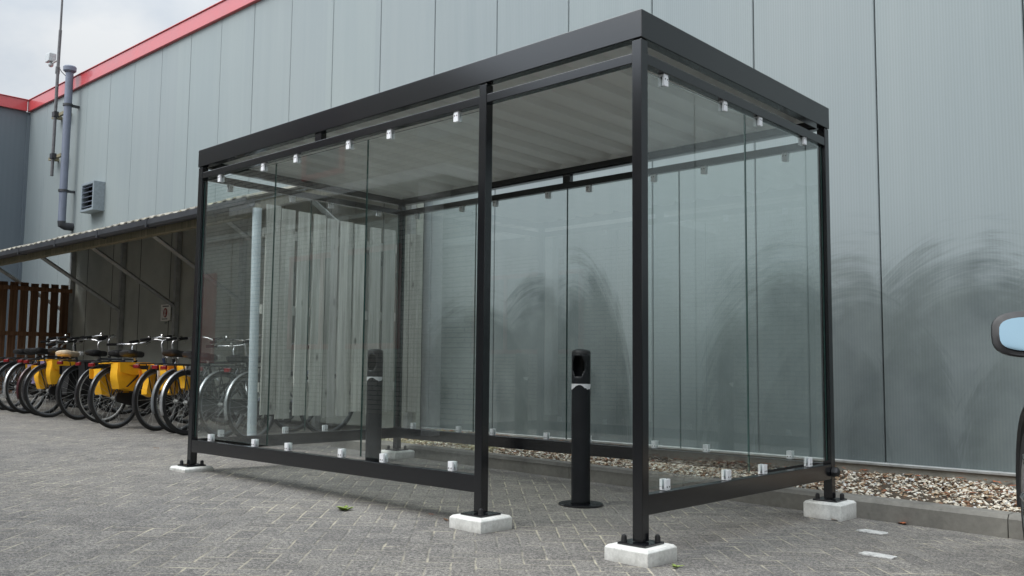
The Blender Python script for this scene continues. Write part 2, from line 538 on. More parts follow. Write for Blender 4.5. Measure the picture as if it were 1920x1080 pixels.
def m_lichen():
    N = NB("lichened_fibre_sheet")
    co = N.coord()
    a = N.noise(co, 5.0, 6, 0.7)
    b = N.noise(co, 16.0, 4, 0.7)
    col = N.ramp(a, [(0.3, (0.10, 0.095, 0.08)), (0.5, (0.20, 0.19, 0.165)), (0.7, (0.36, 0.34, 0.29))])
    col = N.mix(N.range(b, 0.58, 0.66, 0.0, 0.8), col, (0.42, 0.37, 0.18))
    return N.set(col, 0.9, 0, N.bump(b, 0.3, 0.01), 0.2)


M['lichen'] = m_lichen()
M['backpanel'] = simple("dark_shed_panel", (0.43, 0.44, 0.39), 0.6, vary=0.2, scale=1.2)


def m_gravel():
    N = NB("mixed_gravel")
    r = N.n("ShaderNodeNewGeometry").outputs["Random Per Island"]
    co = N.coord()
    col = N.ramp(r, [(0.0, (0.58, 0.53, 0.44)), (0.22, (0.68, 0.64, 0.55)), (0.42, (0.46, 0.39, 0.29)),
                     (0.58, (0.30, 0.21, 0.13)), (0.72, (0.17, 0.090, 0.05)), (0.86, (0.08, 0.050, 0.032)),
                     (0.95, (0.55, 0.55, 0.53))], 'CONSTANT')
    x, y, z = N.sep(co)
    # green algae film on the stones behind the shelter's left half
    ms = N.range(N.math('ADD', N.noise(co, 2.5, 3, 0.6), N.range(x, -4.2, -2.2, 0.16, -0.22)), 0.52, 0.68, 0.0, 0.55)
    col = N.mix(ms, col, (0.27, 0.28, 0.10))
    col = N.mix(1.0, col, N.ramp(N.noise(co, 90, 3, 0.6), [(0.3, (0.8, 0.8, 0.8)), (0.7, (1.15, 1.15, 1.15))]), 'MULTIPLY')
    return N.set(col, 0.75, 0, None, 0.3)


M['gravel'] = m_gravel()
M['soil'] = m_concrete("dark_soil", (0.035, 0.026, 0.018), (0.085, 0.066, 0.046), 12.0)
M['leaf'] = simple("dry_leaf", (0.16, 0.075, 0.03), 0.7, vary=0.4, scale=40)
M['leafred'] = simple("rusty_leaf", (0.34, 0.095, 0.035), 0.7, vary=0.3, scale=40)
M['green'] = simple("weed_leaf", (0.19, 0.26, 0.05), 0.6, vary=0.4, scale=40)
M['mirror'] = NB("mirror_glass").set((0.15, 0.215, 0.255), 0.04, 1.0)


def m_mark():
    N = NB("worn_white_marking")
    co = N.coord()
    a = N.noise(co, 45, 4, 0.75)
    col = N.ramp(a, [(0.36, (0.19, 0.19, 0.185)), (0.47, (0.42, 0.42, 0.41)), (0.68, (0.58, 0.58, 0.56))])
    return N.set(col, 0.8, 0, N.bump(a, 0.3, 0.004), 0.3)


M['mark'] = m_mark()


def m_label():
    """torn silver sticker band"""
    N = NB("torn_silver_sticker")
    co = N.coord()
    a = N.noise(N.scale(co, (1, 1, 0.6)), 38, 4, 0.7)
    col = N.ramp(a, [(0.44, (0.03, 0.03, 0.032)), (0.49, (0.72, 0.72, 0.74))], 'CONSTANT')
    me = N.range(a, 0.45, 0.5, 0.0, 0.6)
    return N.set(col, 0.3, me, None, 0.5)


M['sticker'] = m_label()


# ------------------------------------------------------------------ mesh helpers
ORG = {}


class MB:
    def __init__(self):
        self.v, self.f, self.mi = [], [], []

    def add(self, vs, fs, m=0):
        o = len(self.v)
        self.v += [tuple(p) for p in vs]
        self.f += [tuple(i + o for i in q) for q in fs]
        self.mi += [m] * len(fs)
        return self

    def hexa(self, p, m=0):
        """p: bottom 4 (ccw from above) then top 4"""
        return self.add(p, [(3, 2, 1, 0), (4, 5, 6, 7), (0, 1, 5, 4), (1, 2, 6, 5), (2, 3, 7, 6), (3, 0, 4, 7)], m)

    def box(self, x0, x1, y0, y1, z0, z1, m=0):
        return self.hexa([(x0, y0, z0), (x1, y0, z0), (x1, y1, z0), (x0, y1, z0),
                          (x0, y0, z1), (x1, y0, z1), (x1, y1, z1), (x0, y1, z1)], m)

    def cham(self, x0, x1, y0, y1, z0, z1, c, m=0, sides=False):
        """box whose upper edges are chamfered by c"""
        r = [(x0, y0, z0), (x1, y0, z0), (x1, y1, z0), (x0, y1, z0),
             (x0, y0, z1 - c), (x1, y0, z1 - c), (x1, y1, z1 - c), (x0, y1, z1 - c),
             (x0 + c, y0 + c, z1), (x1 - c, y0 + c, z1), (x1 - c, y1 - c, z1), (x0 + c, y1 - c, z1)]
        f = [(3, 2, 1, 0), (8, 9, 10, 11)]
        for i in range(4):
            j = (i + 1) % 4
            f += [(i, j, 4 + j, 4 + i), (4 + i, 4 + j, 8 + j, 8 + i)]
        return self.add(r, f, m)

    def tube(self, path, r, n=8, m=0, closed=False):
        path = [Vector(p) for p in path]
        k = len(path)
        rs = r if isinstance(r, (list, tuple)) else [r] * k
        vs, fs = [], []
        prev = None
        for i, p in enumerate(path):
            a = path[(i - 1) % k] if (closed or i > 0) else p
            b = path[(i + 1) % k] if (closed or i < k - 1) else p
            t = (b - a).normalized()
            if prev is None:
                h = Vector((0, 0, 1)) if abs(t.z) < 0.9 else Vector((1, 0, 0))
                u = t.cross(h).normalized()
            else:
                u = (prev - t * prev.dot(t)).normalized()
            prev = u
            w = t.cross(u)
            for q in range(n):
                an = 2 * math.pi * q / n
                vs.append(p + (u * math.cos(an) + w * math.sin(an)) * rs[i])
        for i in range(k if closed else k - 1):
            j = (i + 1) % k
            for q in range(n):
                s = (q + 1) % n
                fs.append((i * n + q, i * n + s, j * n + s, j * n + q))
        if not closed:
            fs.append(tuple(range(n - 1, -1, -1)))
            fs.append(tuple((k - 1) * n + q for q in range(n)))
        return self.add(vs, fs, m)

    def lathe(self, prof, n=24, c=(0, 0, 0), m=0, axis='z'):
        vs, fs = [], []
        for r, h in prof:
            for q in range(n):
                an = 2 * math.pi * q / n
                a, b = r * math.cos(an), r * math.sin(an)
                p = (a, b, h) if axis == 'z' else ((h, a, b) if axis == 'x' else (b, h, a))
                vs.append((p[0] + c[0], p[1] + c[1], p[2] + c[2]))
        for i in range(len(prof) - 1):
            for q in range(n):
                s = (q + 1) % n
                fs.append((i * n + q, i * n + s, (i + 1) * n + s, (i + 1) * n + q))
        fs.append(tuple(range(n - 1, -1, -1)))
        fs.append(tuple((len(prof) - 1) * n + q for q in range(n)))
        return self.add(vs, fs, m)

    def prism(self, poly, vec, m=0):
        """extrude the 3-D polygon by vec"""
        n = len(poly)
        v = Vector(vec)
        vs = [Vector(p) for p in poly] + [Vector(p) + v for p in poly]
        fs = [tuple(range(n - 1, -1, -1)), tuple(range(n, 2 * n))]
        for i in range(n):
            j = (i + 1) % n
            fs.append((i, j, n + j, n + i))
        return self.add(vs, fs, m)

    def ball(self, c, r, n=12, k=8, m=0):
        rx, ry, rz = r if isinstance(r, (tuple, list)) else (r, r, r)
        vs, fs = [], []
        for i in range(1, k):
            a = math.pi * i / k
            for q in range(n):
                b = 2 * math.pi * q / n
                vs.append((c[0] + rx * math.sin(a) * math.cos(b), c[1] + ry * math.sin(a) * math.sin(b), c[2] + rz * math.cos(a)))
        top, bot = len(vs), len(vs) + 1
        vs += [(c[0], c[1], c[2] + rz), (c[0], c[1], c[2] - rz)]
        for i in range(k - 2):
            for q in range(n):
                s = (q + 1) % n
                fs.append((i * n + q, (i + 1) * n + q, (i + 1) * n + s, i * n + s))
        for q in range(n):
            s = (q + 1) % n
            fs.append((top, q, s))
            fs.append((bot, (k - 2) * n + s, (k - 2) * n + q))
        return self.add(vs, fs, m)

    def build(self, name, mats, parent=None, smooth=35, bevel=0.0, org=None):
        if not isinstance(mats, (list, tuple)):
            mats = [mats]
        if org is None:
            org = ORG.get(parent.name, (0, 0, 0)) if parent is not None else (0, 0, 0)
        me = bpy.data.meshes.new(name)
        me.from_pydata([(a - org[0], b - org[1], c - org[2]) for a, b, c in self.v], [], self.f)
        for mm in mats:
            me.materials.append(M[mm] if isinstance(mm, str) else mm)
        me.polygons.foreach_set("material_index", self.mi)
        me.update()
        if smooth:
            me.shade_smooth()
            me.set_sharp_from_angle(angle=rad(smooth))
        o = bpy.data.objects.new(name, me)
        COL.objects.link(o)
        if parent is not None:
            o.parent = parent
            ORG[o.name] = org
        if bevel:
            b = o.modifiers.new("bevel", 'BEVEL')
            b.width = bevel
            b.segments = 2
            b.limit_method = 'ANGLE'
            b.angle_limit = rad(40)
            b.harden_normals = False
        return o


def tag(o, label=None, cat=None, group=None, kind=None):
    if label:
        o["label"] = label
    if cat:
        o["category"] = cat
    if group:
        o["group"] = group
    if kind:
        o["kind"] = kind
    return o


def thing(name, loc, label, cat, group=None):
    o = bpy.data.objects.new(name, None)
    COL.objects.link(o)
    o.location = loc
    o.empty_display_size = 0.2
    ORG[o.name] = tuple(loc)
    return tag(o, label, cat, group)


def gz(x, y):
    """height of the paved yard: it falls gently to the kerb and to the right"""
    return -0.0145 * max(-19, min(8, x)) - 0.0155 * max(-6, min(2.09, y))


# ------------------------------------------------------------------ ground
def ground():
    xs = [-400, -60, -19, -14, -10, -6, -3, 0, 3, 8, 60, 400]
    ys = [-400, -60, -6, -4, -2, 0, 1, 2.09, 60, 400]
    b = MB()
    vs = [(x, y, gz(x, y)) for y in ys for x in xs]
    nx = len(xs)
    fs = [(j * nx + i, j * nx + i + 1, (j + 1) * nx + i + 1, (j + 1) * nx + i) for j in range(len(ys) - 1) for i in range(nx - 1)]
    b.add(vs, fs)
    tag(b.build("pavement", 'paving', smooth=0), "grey herringbone concrete pavers of the yard", "pavement", kind="structure")


ground()
KF, KB = 2.075, 2.215      # front and back of the kerb


def kerb_z(x):
    return gz(x, 2.09) + 0.118 + 0.004 * x


# kerb: one long row of concrete kerbstones with narrow joints (the setting)
b = MB()
x = -5.1
while x < 12:
    x1 = x + 0.995
    za, zb = kerb_z(x), kerb_z(x1)
    c = 0.022
    pa = [(x, KF - 0.012, -0.35), (x, KF, za - c), (x, KF + c, za), (x, KB, za), (x, KB, -0.35)]
    pb = [(x1, q[1], q[2] + (zb - za if q[2] > -0.3 else 0)) for q in pa]
    n = 5
    vs = pa + pb
    fs = [(0, 1, 2, 3, 4), (9, 8, 7, 6, 5)] + [(i, n + i, n + (i + 1) % n, (i + 1) % n) for i in range(5)]
    b.add(vs, fs)
    x += 1.0
kerb = tag(b.build("kerb", 'kerb', smooth=25), "low grey concrete kerb in front of the gravel strip", "kerb", kind="structure")

b = MB()
b.hexa([(-5.1, KB, -0.4), (12, KB, -0.4), (12, 3.45, -0.4), (-5.1, 3.45, -0.4),
        (-5.1, KB, kerb_z(-5.1) - 0.03), (12, KB, kerb_z(12) - 0.03), (12, 3.45, kerb_z(12) - 0.02), (-5.1, 3.45, kerb_z(-5.1) - 0.02)])
tag(b.build("planting_strip_soil", 'soil', smooth=0), "dark soil under the gravel", "ground", kind="structure")


def gravel():
    b = MB()
    rnd = random.Random(3)
    phi = (1 + 5 ** .5) / 2
    ico = [Vector(p).normalized() for p in [(-1, phi, 0), (1, phi, 0), (-1, -phi, 0), (1, -phi, 0), (0, -1, phi), (0, 1, phi),
                                            (0, -1, -phi), (0, 1, -phi), (phi, 0, -1), (phi, 0, 1), (-phi, 0, -1), (-phi, 0, 1)]]
    icf = [(0, 11, 5), (0, 5, 1), (0, 1, 7), (0, 7, 10), (0, 10, 11), (1, 5, 9), (5, 11, 4), (11, 10, 2), (10, 7, 6), (7, 1, 8),
           (3, 9, 4), (3, 4, 2), (3, 2, 6), (3, 6, 8), (3, 8, 9), (4, 9, 5), (2, 4, 11), (6, 2, 10), (8, 6, 7), (9, 8, 1)]
    n = 0
    while n < 25000:
        xx = rnd.uniform(-5.0, 4.5)
        yy = rnd.uniform(KB + 0.005, 3.40)
        s = rnd.uniform(0.0055, 0.0130)
        if rnd.random() < 0.06:
            s *= 1.5
        ax = (s * rnd.uniform(0.9, 1.9), s * rnd.uniform(0.7, 1.1), s * rnd.uniform(0.45, 0.8))
        an = rnd.uniform(0, 6.28)
        ti = rnd.uniform(-0.5, 0.5)
        z0 = kerb_z(xx) - 0.016 + 0.014 * (yy - KB) + rnd.uniform(-0.012, 0.014) + 0.008 * math.sin(xx * 5.1 + yy * 4)
        ca, sa, ct, stt = math.cos(an), math.sin(an), math.cos(ti), math.sin(ti)
        vs = []
        for p in ico:
            j = rnd.uniform(0.78, 1.18)
            px, py, pz = p.x * ax[0] * j, p.y * ax[1] * j, p.z * ax[2] * j
            px, pz = px * ct - pz * stt, px * stt + pz * ct
            vs.append((xx + px * ca - py * sa, yy + px * sa + py * ca, z0 + pz))
        b.add(vs, icf)
        n += 1
    tag(b.build("gravel", 'gravel', smooth=50), "cream and brown gravel strip along the foot of the wall", "gravel", kind="stuff")
    # leaf litter
    b = MB()
    for _ in range(800):
        xx = rnd.uniform(-5.0, 4.5)
        yy = rnd.uniform(KB + 0.02, 3.36)
        if rnd.random() < 0.5:
            yy = 3.36 - abs(rnd.gauss(0, 0.22))
        s = rnd.uniform(0.014, 0.036)
        an = rnd.uniform(0, 6.28)
        z0 = kerb_z(xx) + 0.006 + 0.014 * (yy - KB) + rnd.uniform(0, 0.012)
        ca, sa = math.cos(an), math.sin(an)
        pts = [(-1, 0, 0.0), (-0.4, -0.42, 0.25), (0.4, -0.36, 0.2), (1.1, 0, 0.35), (0.4, 0.36, 0.1), (-0.4, 0.42, 0.3)]
        k = rnd.uniform(0.1, 0.9)
        vs = [(xx + (p * ca - q * sa) * s, yy + (p * sa + q * ca) * s, z0 + r * s * k) for p, q, r in pts]
        b.add(vs, [(0, 1, 2, 5), (2, 3, 4), (2, 4, 5)], 0 if rnd.random() < 0.75 else 1)
    tag(b.build("leaf_litter", ['leaf', 'leafred'], smooth=0), "dry brown leaves blown among the gravel", "leaves", kind="stuff")


gravel()

# ------------------------------------------------------------------ main hall: ribbed steel wall, red trim, wing
WY = 3.40
hall = thing("warehouse", (-2.0, WY, 0.0), "large grey steel clad warehouse with red roof trim behind the shelter", "building")
seams = [-17.6, -16.66, -15.7, -14.73, -13.742, -12.796, -11.80, -10.84, -9.92, -9.006, -8.061, -7.109, -6.141, -5.171, -4.194, -3.216,
         -2.239, -1.237, -0.238, 0.76, 1.76, 2.76, 3.76, 4.76, 5.76, 6.76, 7.76, 8.76, 9.76, 10.76, 11.76, 12.76, 13.76, 14.76]
b = MB()
PZ0, PZ1 = 0.172, 5.985
for s0, s1 in zip(seams[:-1], seams[1:]):
    g = 0.0045
    y0 = WY + random.uniform(-0.0012, 0.0012)
    x0, x1 = s0 + g, s1 - g
    c = 0.006
    vs = [(x0, WY + 0.04, PZ0), (x0, y0 + c, PZ0), (x0 + c, y0, PZ0), (x1 - c, y0, PZ0), (x1, y0 + c, PZ0), (x1, WY + 0.04, PZ0)]
    vs += [(p, q, PZ1) for p, q, r in vs]
    b.add(vs, [(0, 1, 2, 3, 4, 5)[::-1], (6, 7, 8, 9, 10, 11)] + [(i, (i + 1) % 6, 6 + (i + 1) % 6, 6 + i) for i in range(6)])
wall_o = b.build("wall", 'panel', hall, smooth=0, org=(0, 0, 0))
wall_o.location = (2.0, -WY, 0.0)       # mesh in yard coordinates so that the stains stay where they were swept
b = MB()
b.box(-17.6, 14.76, WY + 0.04, 24, 0.0, 5.985)
b.build("structure_core", 'dark', hall, smooth=0)
b = MB()
b.box(-17.6, 14.8, WY - 0.055, WY + 0.35, 5.986, 6.215)
b.box(-17.66, 14.8, WY - 0.075, WY + 0.37, 6.215, 6.232)
b.build("roof_trim", 'redpaint', hall, smooth=0, bevel=0.006)
b = MB()
b.box(-17.6, 14.8, WY - 0.02, WY + 0.04, -0.3, 0.150)
b.build("plinth", 'plinth', hall, smooth=0)
b = MB()
b.prism([(-17.6, WY + 0.03, 0.1515), (-17.6, WY - 0.040, 0.1515), (-17.6, WY - 0.042, 0.166), (-17.6, WY - 0.006, 0.171), (-17.6, WY + 0.03, 0.171)], (32.4, 0, 0))
b.build("base_flashing", 'galv', hall, smooth=0)
# wing: the wall turning towards the yard at the far left
b = MB()
b.box(-17.9, -17.602, -4.2, WY + 0.03, 0.10, 5.985)
for i in range(1, 9):
    b.box(-17.601, -17.597, WY - 0.9 * i - 0.004, WY - 0.9 * i + 0.004, 0.2, 5.98, 1)
b.box(-17.60, -17.55, WY - 0.06, WY - 0.002, 0.2, 5.9, 0)
b.build("side_wall", ['wing', 'gutter'], hall, smooth=0)
b = MB()
b.box(-17.95, -17.54, -4.22, WY - 0.078, 5.9865, 6.2155)
b.box(-17.97, -17.52, -4.24, WY - 0.078, 6.216, 6.2325)
b.build("roof_trim", 'redpaint', hall, smooth=0, bevel=0.006)

# things fixed on the wall
p = thing("drain_pipe", (-15.1, WY, 3.3), "thick grey vertical drain pipe on the wall under the red trim", "pipe")
b = MB()
b.tube([(-15.10, 3.2, 3.42), (-15.10, 3.2, 6.30)], 0.068, 16)
b.build("pipe_tube", 'plastic_grey', p)
b = MB()
b.lathe([(0.080, 6.24), (0.115, 6.27), (0.118, 6.34), (0.10, 6.36), (0.03, 6.37)], 18, (-15.10, 3.2, 0))
b.build("cap", 'plastic_grey', p)
b = MB()
b.tube([(-15.10, 3.2, 3.43), (-15.10, 3.2, 3.37), (-15.10, 3.26, 3.345), (-15.10, 3.40, 3.345)], 0.074, 14)
b.build("elbow", 'gutter', p)
for zz in (5.62, 4.0):
    b = MB()
    b.lathe([(0.082, zz - 0.02), (0.088, zz - 0.02), (0.088, zz + 0.02), (0.082, zz + 0.02)], 16, (-15.10, 3.2, 0))
    b.box(-15.13, -15.07, 3.27, WY, zz - 0.02, zz + 0.02)
    b.build("bracket", 'gutter', p)

p = thing("wall_vent", (-14.05, WY, 3.5), "boxy louvred ventilation grille on the grey wall beside the drain pipe", "vent")
b = MB()
vx0, vx1, vy, vz0, vz1 = -14.30, -13.76, 3.20, 3.50, 4.02
t = 0.045
b.box(vx0, vx0 + t, vy, WY, vz0, vz1)
b.box(vx1 - t, vx1, vy, WY, vz0, vz1)
b.box(vx0 + t, vx1 - t, vy, WY, vz1 - t, vz1)
b.box(vx0 + t, vx1 - t, vy, WY, vz0, vz0 + t)
b.build("housing", simple('vent_blue_grey', (0.20, 0.235, 0.26), 0.5), p, smooth=0, bevel=0.006)
b = MB()
b.box(vx0 + t, vx1 - t, vy + 0.12, vy + 0.13, vz0 + t, vz1 - t)
b.build("duct", 'dark', p, smooth=0)
b = MB()
for i in range(5):
    zz = vz0 + t + 0.030 + i * 0.086
    b.hexa([(vx0 + t, vy + 0.012, zz), (vx1 - t, vy + 0.012, zz), (vx1 - t, vy + 0.09, zz + 0.045), (vx0 + t, vy + 0.09, zz + 0.045),
            (vx0 + t, vy + 0.006, zz + 0.008), (vx1 - t, vy + 0.006, zz + 0.008), (vx1 - t, vy + 0.09, zz + 0.054), (vx0 + t, vy + 0.09, zz + 0.054)])
b.build("louvres", 'plastic_grey', p, smooth=0)

p = thing("antenna_mast", (-15.68, 3.2, 4.3), "slender rusty antenna mast with small box sensor rising above the red trim", "antenna")
b = MB()
b.tube([(-15.70, 3.2, 4.36), (-15.68, 3.2, 6.8), (-15.665, 3.2, 7.2)], 0.030, 10)
b.tube([(-15.665, 3.2, 7.15), (-15.64, 3.2, 9.6)], [0.022, 0.014], 8)
b.tube([(-15.70, 3.2, 6.35), (-15.69, 3.2, 6.48)], 0.042, 10)
b.build("mast", simple("dark_mast", (0.10, 0.10, 0.105), 0.6, vary=0.3), p)
for zz, xo in ((5.55, 0.0), (4.74, -0.05)):
    b = MB()
    b.box(-15.98 + xo, -15.38 + xo, 3.24, 3.29, zz - 0.03, zz + 0.03)
    b.box(-15.93 + xo, -15.87 + xo, 3.29, WY, zz - 0.03, zz + 0.03)
    b.box(-15.48 + xo, -15.42 + xo, 3.29, WY, zz - 0.03, zz + 0.03)
    b.box(-15.75, -15.63, 3.16, 3.24, zz - 0.05, zz + 0.05, 1)
    b.build("wall_bracket", ['wood_beam', 'gutter'], p, smooth=0)
b = MB()
b.tube([(-15.68, 3.2, 6.62), (-15.90, 3.18, 6.60), (-15.95, 3.18, 6.64)], 0.016, 8)
b.build("arm", 'galv', p)
b = MB()
b.box(-16.09, -15.90, 3.10, 3.24, 6.63, 6.80)
b.ball((-15.97, 3.17, 6.58), 0.05)
b.build("sensor_box", simple("pale_sensor", (0.42, 0.44, 0.45), 0.5), p, bevel=0.012)
b = MB()
b.tube([(-15.66, 3.19, 6.5), (-15.55, 3.22, 6.36), (-15.50, 3.32, 6.25)], 0.007, 6)
b.build("cable", 'black', p)

# ------------------------------------------------------------------ the glass shelter
L, W, S, XB = 4.0, 1.99, 0.0522, -1.0329


def ft(x, y):
    return 2.456 + 0.0067 * x - 0.0121 * y


FH = 0.131
sh = thing("bus_shelter", (-2.0, 1.0, 0.0), "black steel framed shelter with clear glass walls and a flat roof", "shelter")
o = 0.0042
outer = [(-L - o, -o), (o, -o), (o, W + o), (-L - o, W + o)]
inn = 0.052
inner = [(-L + inn, inn), (-inn, inn), (-inn, W - inn), (-L + inn, W - inn)]
b = MB()
vs = [(x, y, ft(x, y) - FH) for x, y in outer] + [(x, y, ft(x, y)) for x, y in outer] + \
     [(x, y, ft(x, y) - FH) for x, y in inner] + [(x, y, ft(x, y)) for x, y in inner]
fs = []
for i in range(4):
    j = (i + 1) % 4
    fs += [(i, j, 4 + j, 4 + i), (4 + i, 4 + j, 12 + j, 12 + i), (9 + i if 0 else 8 + j, 8 + i, 12 + i, 12 + j), (j, i, 8 + i, 8 + j)]
b.add(vs, fs)
b.build("roof_fascia", 'coat', sh, smooth=0, bevel=0.0035)
# trapezoidal roof sheet, ribs running front to back
prof = []
P0 = -2.736
k = -6
while True:
    xc = P0 + k * 0.236
    prof += [(xc - 0.118, 0.0), (xc - 0.062, 0.0), (xc - 0.036, 0.034), (xc + 0.036, 0.034), (xc + 0.062, 0.0)]
    k += 1
    if xc > 0.2:
        break
prof = [(x, h) for x, h in prof if -L + inn < x < -inn]
prof = [(-L + inn, 0.0)] + prof + [(-inn, 0.0)]
b = MB()
vs = []
for y in (inn - 0.004, W - inn + 0.004):
    for dz in (0.0, 0.0012):
        vs += [(x, y, ft(x, y) - FH + 0.052 + h + dz) for x, h in prof]
n = len(prof)
fs = []
for i in range(n - 1):
    fs.append((i, 2 * n + i, 2 * n + i + 1, i + 1))
    fs.append((n + i, n + i + 1, 3 * n + i + 1, 3 * n + i))
b.add(vs, fs)
b.build("roof_sheet", 'sheet', sh, smooth=0)
b = MB()
b.hexa([(-L + inn + .001, inn + .001, ft(-4, 0) - .03), (-inn - .001, inn + .001, ft(0, 0) - .03), (-inn - .001, W - inn - .001, ft(0, 2) - .03), (-L + inn + .001, W - inn - .001, ft(-4, 2) - .03),
        (-L + inn + .001, inn + .001, ft(-4, 0) - .012), (-inn - .001, inn + .001, ft(0, 0) - .012), (-inn - .001, W - inn - .001, ft(0, 2) - .012), (-L + inn + .001, W - inn - .001, ft(-4, 2) - .012)])
b.build("roof_deck", 'coat', sh, smooth=0)
b = MB()
for z0_, z1_, nm_, mt_ in ((0.010, 0.0515, "rear_closure_strip", "coat"), (0.052, 0.088, "rib_filler", "sheet")):
  b = MB()
  b.hexa([(-L + inn + .002, W - inn - .012, ft(-4, 2) - FH + z0_), (-inn - .002, W - inn - .012, ft(0, 2) - FH + z0_), (-inn - .002, W - inn - .002, ft(0, 2) - FH + z0_), (-L + inn + .002, W - inn - .002, ft(-4, 2) - FH + z0_),
        (-L + inn + .002, W - inn - .012, ft(-4, 2) - FH + z1_), (-inn - .002, W - inn - .012, ft(0, 2) - FH + z1_), (-inn - .002, W - inn - .002, ft(0, 2) - FH + z1_), (-L + inn + .002, W - inn - .002, ft(-4, 2) - FH + z1_)])
  b.build(nm_, mt_, sh, smooth=0)
# screw heads on the rear beam under the sheet ribs
for k in range(-5, 12):
    xc = P0 + k * 0.236
    if -L + 0.1 < xc < -0.2:
        zz = ft(xc, W) - FH + 0.072
        b = MB()
        b.ball((xc + 0.118, W - inn - 0.016, zz), (0.016, 0.010, 0.012), 8, 6)
        b.build("sheet_screw", 'alu', sh)

posts = {'A': (-L, 0.0, 0.102), 'B': (XB, 0.0, 0.094), 'C': (-S, 0.0, 0.082), 'D': (-S, W - S, 0.079), 'E': (-L, W - S, 0.103)}
block_label = {
    'A': "shallow white concrete footing under the far front post nearest the bicycles",
    'B': "white concrete footing under the middle post of the open front",
    'C': "white concrete footing under the nearest corner post of the shelter",
    'D': "tall white concrete footing against the kerb at the right rear post",
    'E': "greenish white concrete footing seen through the glass at the rear left post"}
for k, (x, y, zb) in posts.items():
    b = MB()
    zt = ft(x + S / 2, y + S / 2) - FH - 0.004
    b.box(x, x + S, y, y + S, zb, zt)
    b.box(x + 0.006, x + S - 0.006, y + 0.006, y + S - 0.006, zt, zt + 0.01)
    po = b.build("post", 'coat', sh, smooth=0, bevel=0.003)
    cx, cy = x + S / 2, y + S / 2
    b = MB()
    b.box(cx - 0.073, cx + 0.073, cy - 0.073, cy + 0.073, zb - 0.012, zb - 0.002)
    b.build("base_plate", 'coat', po, smooth=0, bevel=0.0015)
    for sx_, sy_ in (((1, -1), (-1, 1)) if k == 'B' else ((-1, -1), (1, 1))):
        bx, by = cx + sx_ * 0.052, cy + sy_ * 0.052
        b = MB()
        b.lathe([(0.014, zb - 0.002), (0.014, zb + 0.002), (0.0125, zb + 0.003), (0.0125, zb + 0.018), (0.010, zb + 0.026), (0.004, zb + 0.030)], 12, (bx, by, 0))
        b.build("anchor_bolt", 'coat2', po)
    # footing
    h = 0.113
    b = MB()
    rnd = random.Random(ord(k))
    top, g0 = zb - 0.0125, gz(cx, cy) - 0.06
    b.cham(cx - h, cx + h, cy - h, cy + h, g0, top, 0.011)
    fo = b.build("concrete_footing", 'block', None, smooth=0, bevel=0.003, org=(cx, cy, g0))
    fo.location = (cx, cy, g0)
    tag(fo, block_label[k], "concrete footing", "concrete footings under the shelter posts")

# top rails
RT = 0.047


def rail(name, p, q, th, hgt, m='coat', bev=0.003):
    """box rail from p to q (centre of the top face), th wide, hgt tall"""
    p, q = Vector(p), Vector(q)
    d = (q - p)
    s = Vector((-d.y, d.x, 0)).normalized() * th / 2
    bb = MB()
    dz = Vector((0, 0, -hgt))
    bb.hexa([p - s + dz, q - s + dz, q + s + dz, p + s + dz, p - s, q - s, q + s, p + s])
    return bb.build(name, m, sh, smooth=0, bevel=bev)


c = S / 2
rail("top_rail", (-L + S, c, 2.254), (XB, c, 2.257), 0.046, RT)
rail("top_rail", (XB + S, c, 2.258), (-S, c, 2.262), 0.046, RT)
rail("top_rail", (-c, S, 2.262), (-c, W - S, 2.240), 0.046, RT + 0.004)
rail("top_rail", (-L + S, W - c, 2.226), (-S, W - c, 2.236), 0.046, RT)
rail("top_rail", (-L + c, S, 2.252), (-L + c, W - S, 2.232), 0.046, RT)
BT, BH = 0.2813, 0.0887
rail("bottom_rail", (-L + S, c, BT), (XB, c, BT), 0.047, BH)
rail("bottom_rail", (-c, S, BT), (-c, W - S, BT), 0.047, BH)
rail("bottom_rail", (-L + S, W - c, BT + .008), (-S, W - c, BT + .004), 0.047, BH)
rail("bottom_rail", (-L + c, S, BT + .004), (-L + c, W - S, BT + .008), 0.047, BH)
for sx_, yy, zt in ((-2.49, c, 2.256), (-2.035, W - c, 2.231)):
    b = MB()
    b.box(sx_ - 0.034, sx_ + 0.034, yy - 0.02, yy + 0.02, zt + 0.0005, ft(sx_, yy) - FH - 0.0005)
    b.build("spacer", 'coat', sh, smooth=0)
b = MB()
b.lathe([(0.030, 0.001), (0.030, 0.022), (0.024, 0.034), (0.012, 0.040)], 6, (0.0, W - 0.034, 0.235), axis='x')
b.build("end_cap", 'coat2', sh, smooth=20)

# glass panes (8 mm) with polished green edges, held by pairs of clips
GZ0, GZ1 = 0.302, 2.186


def pane(axis, a0, a1, at):
    bb = MB()
    t2 = 0.0042
    if axis == 'x':
        bb.box(a0, a1, at - t2, at + t2, GZ0, GZ1)
        bb.mi = [1, 1, 0, 1, 0, 1]
    else:
        bb.box(at - t2, at + t2, a0, a1, GZ0, GZ1)
        bb.mi = [1, 1, 1, 0, 1, 0]
    return bb.build("glass_pane", ['glass', 'glass_edge'], sh, smooth=0)


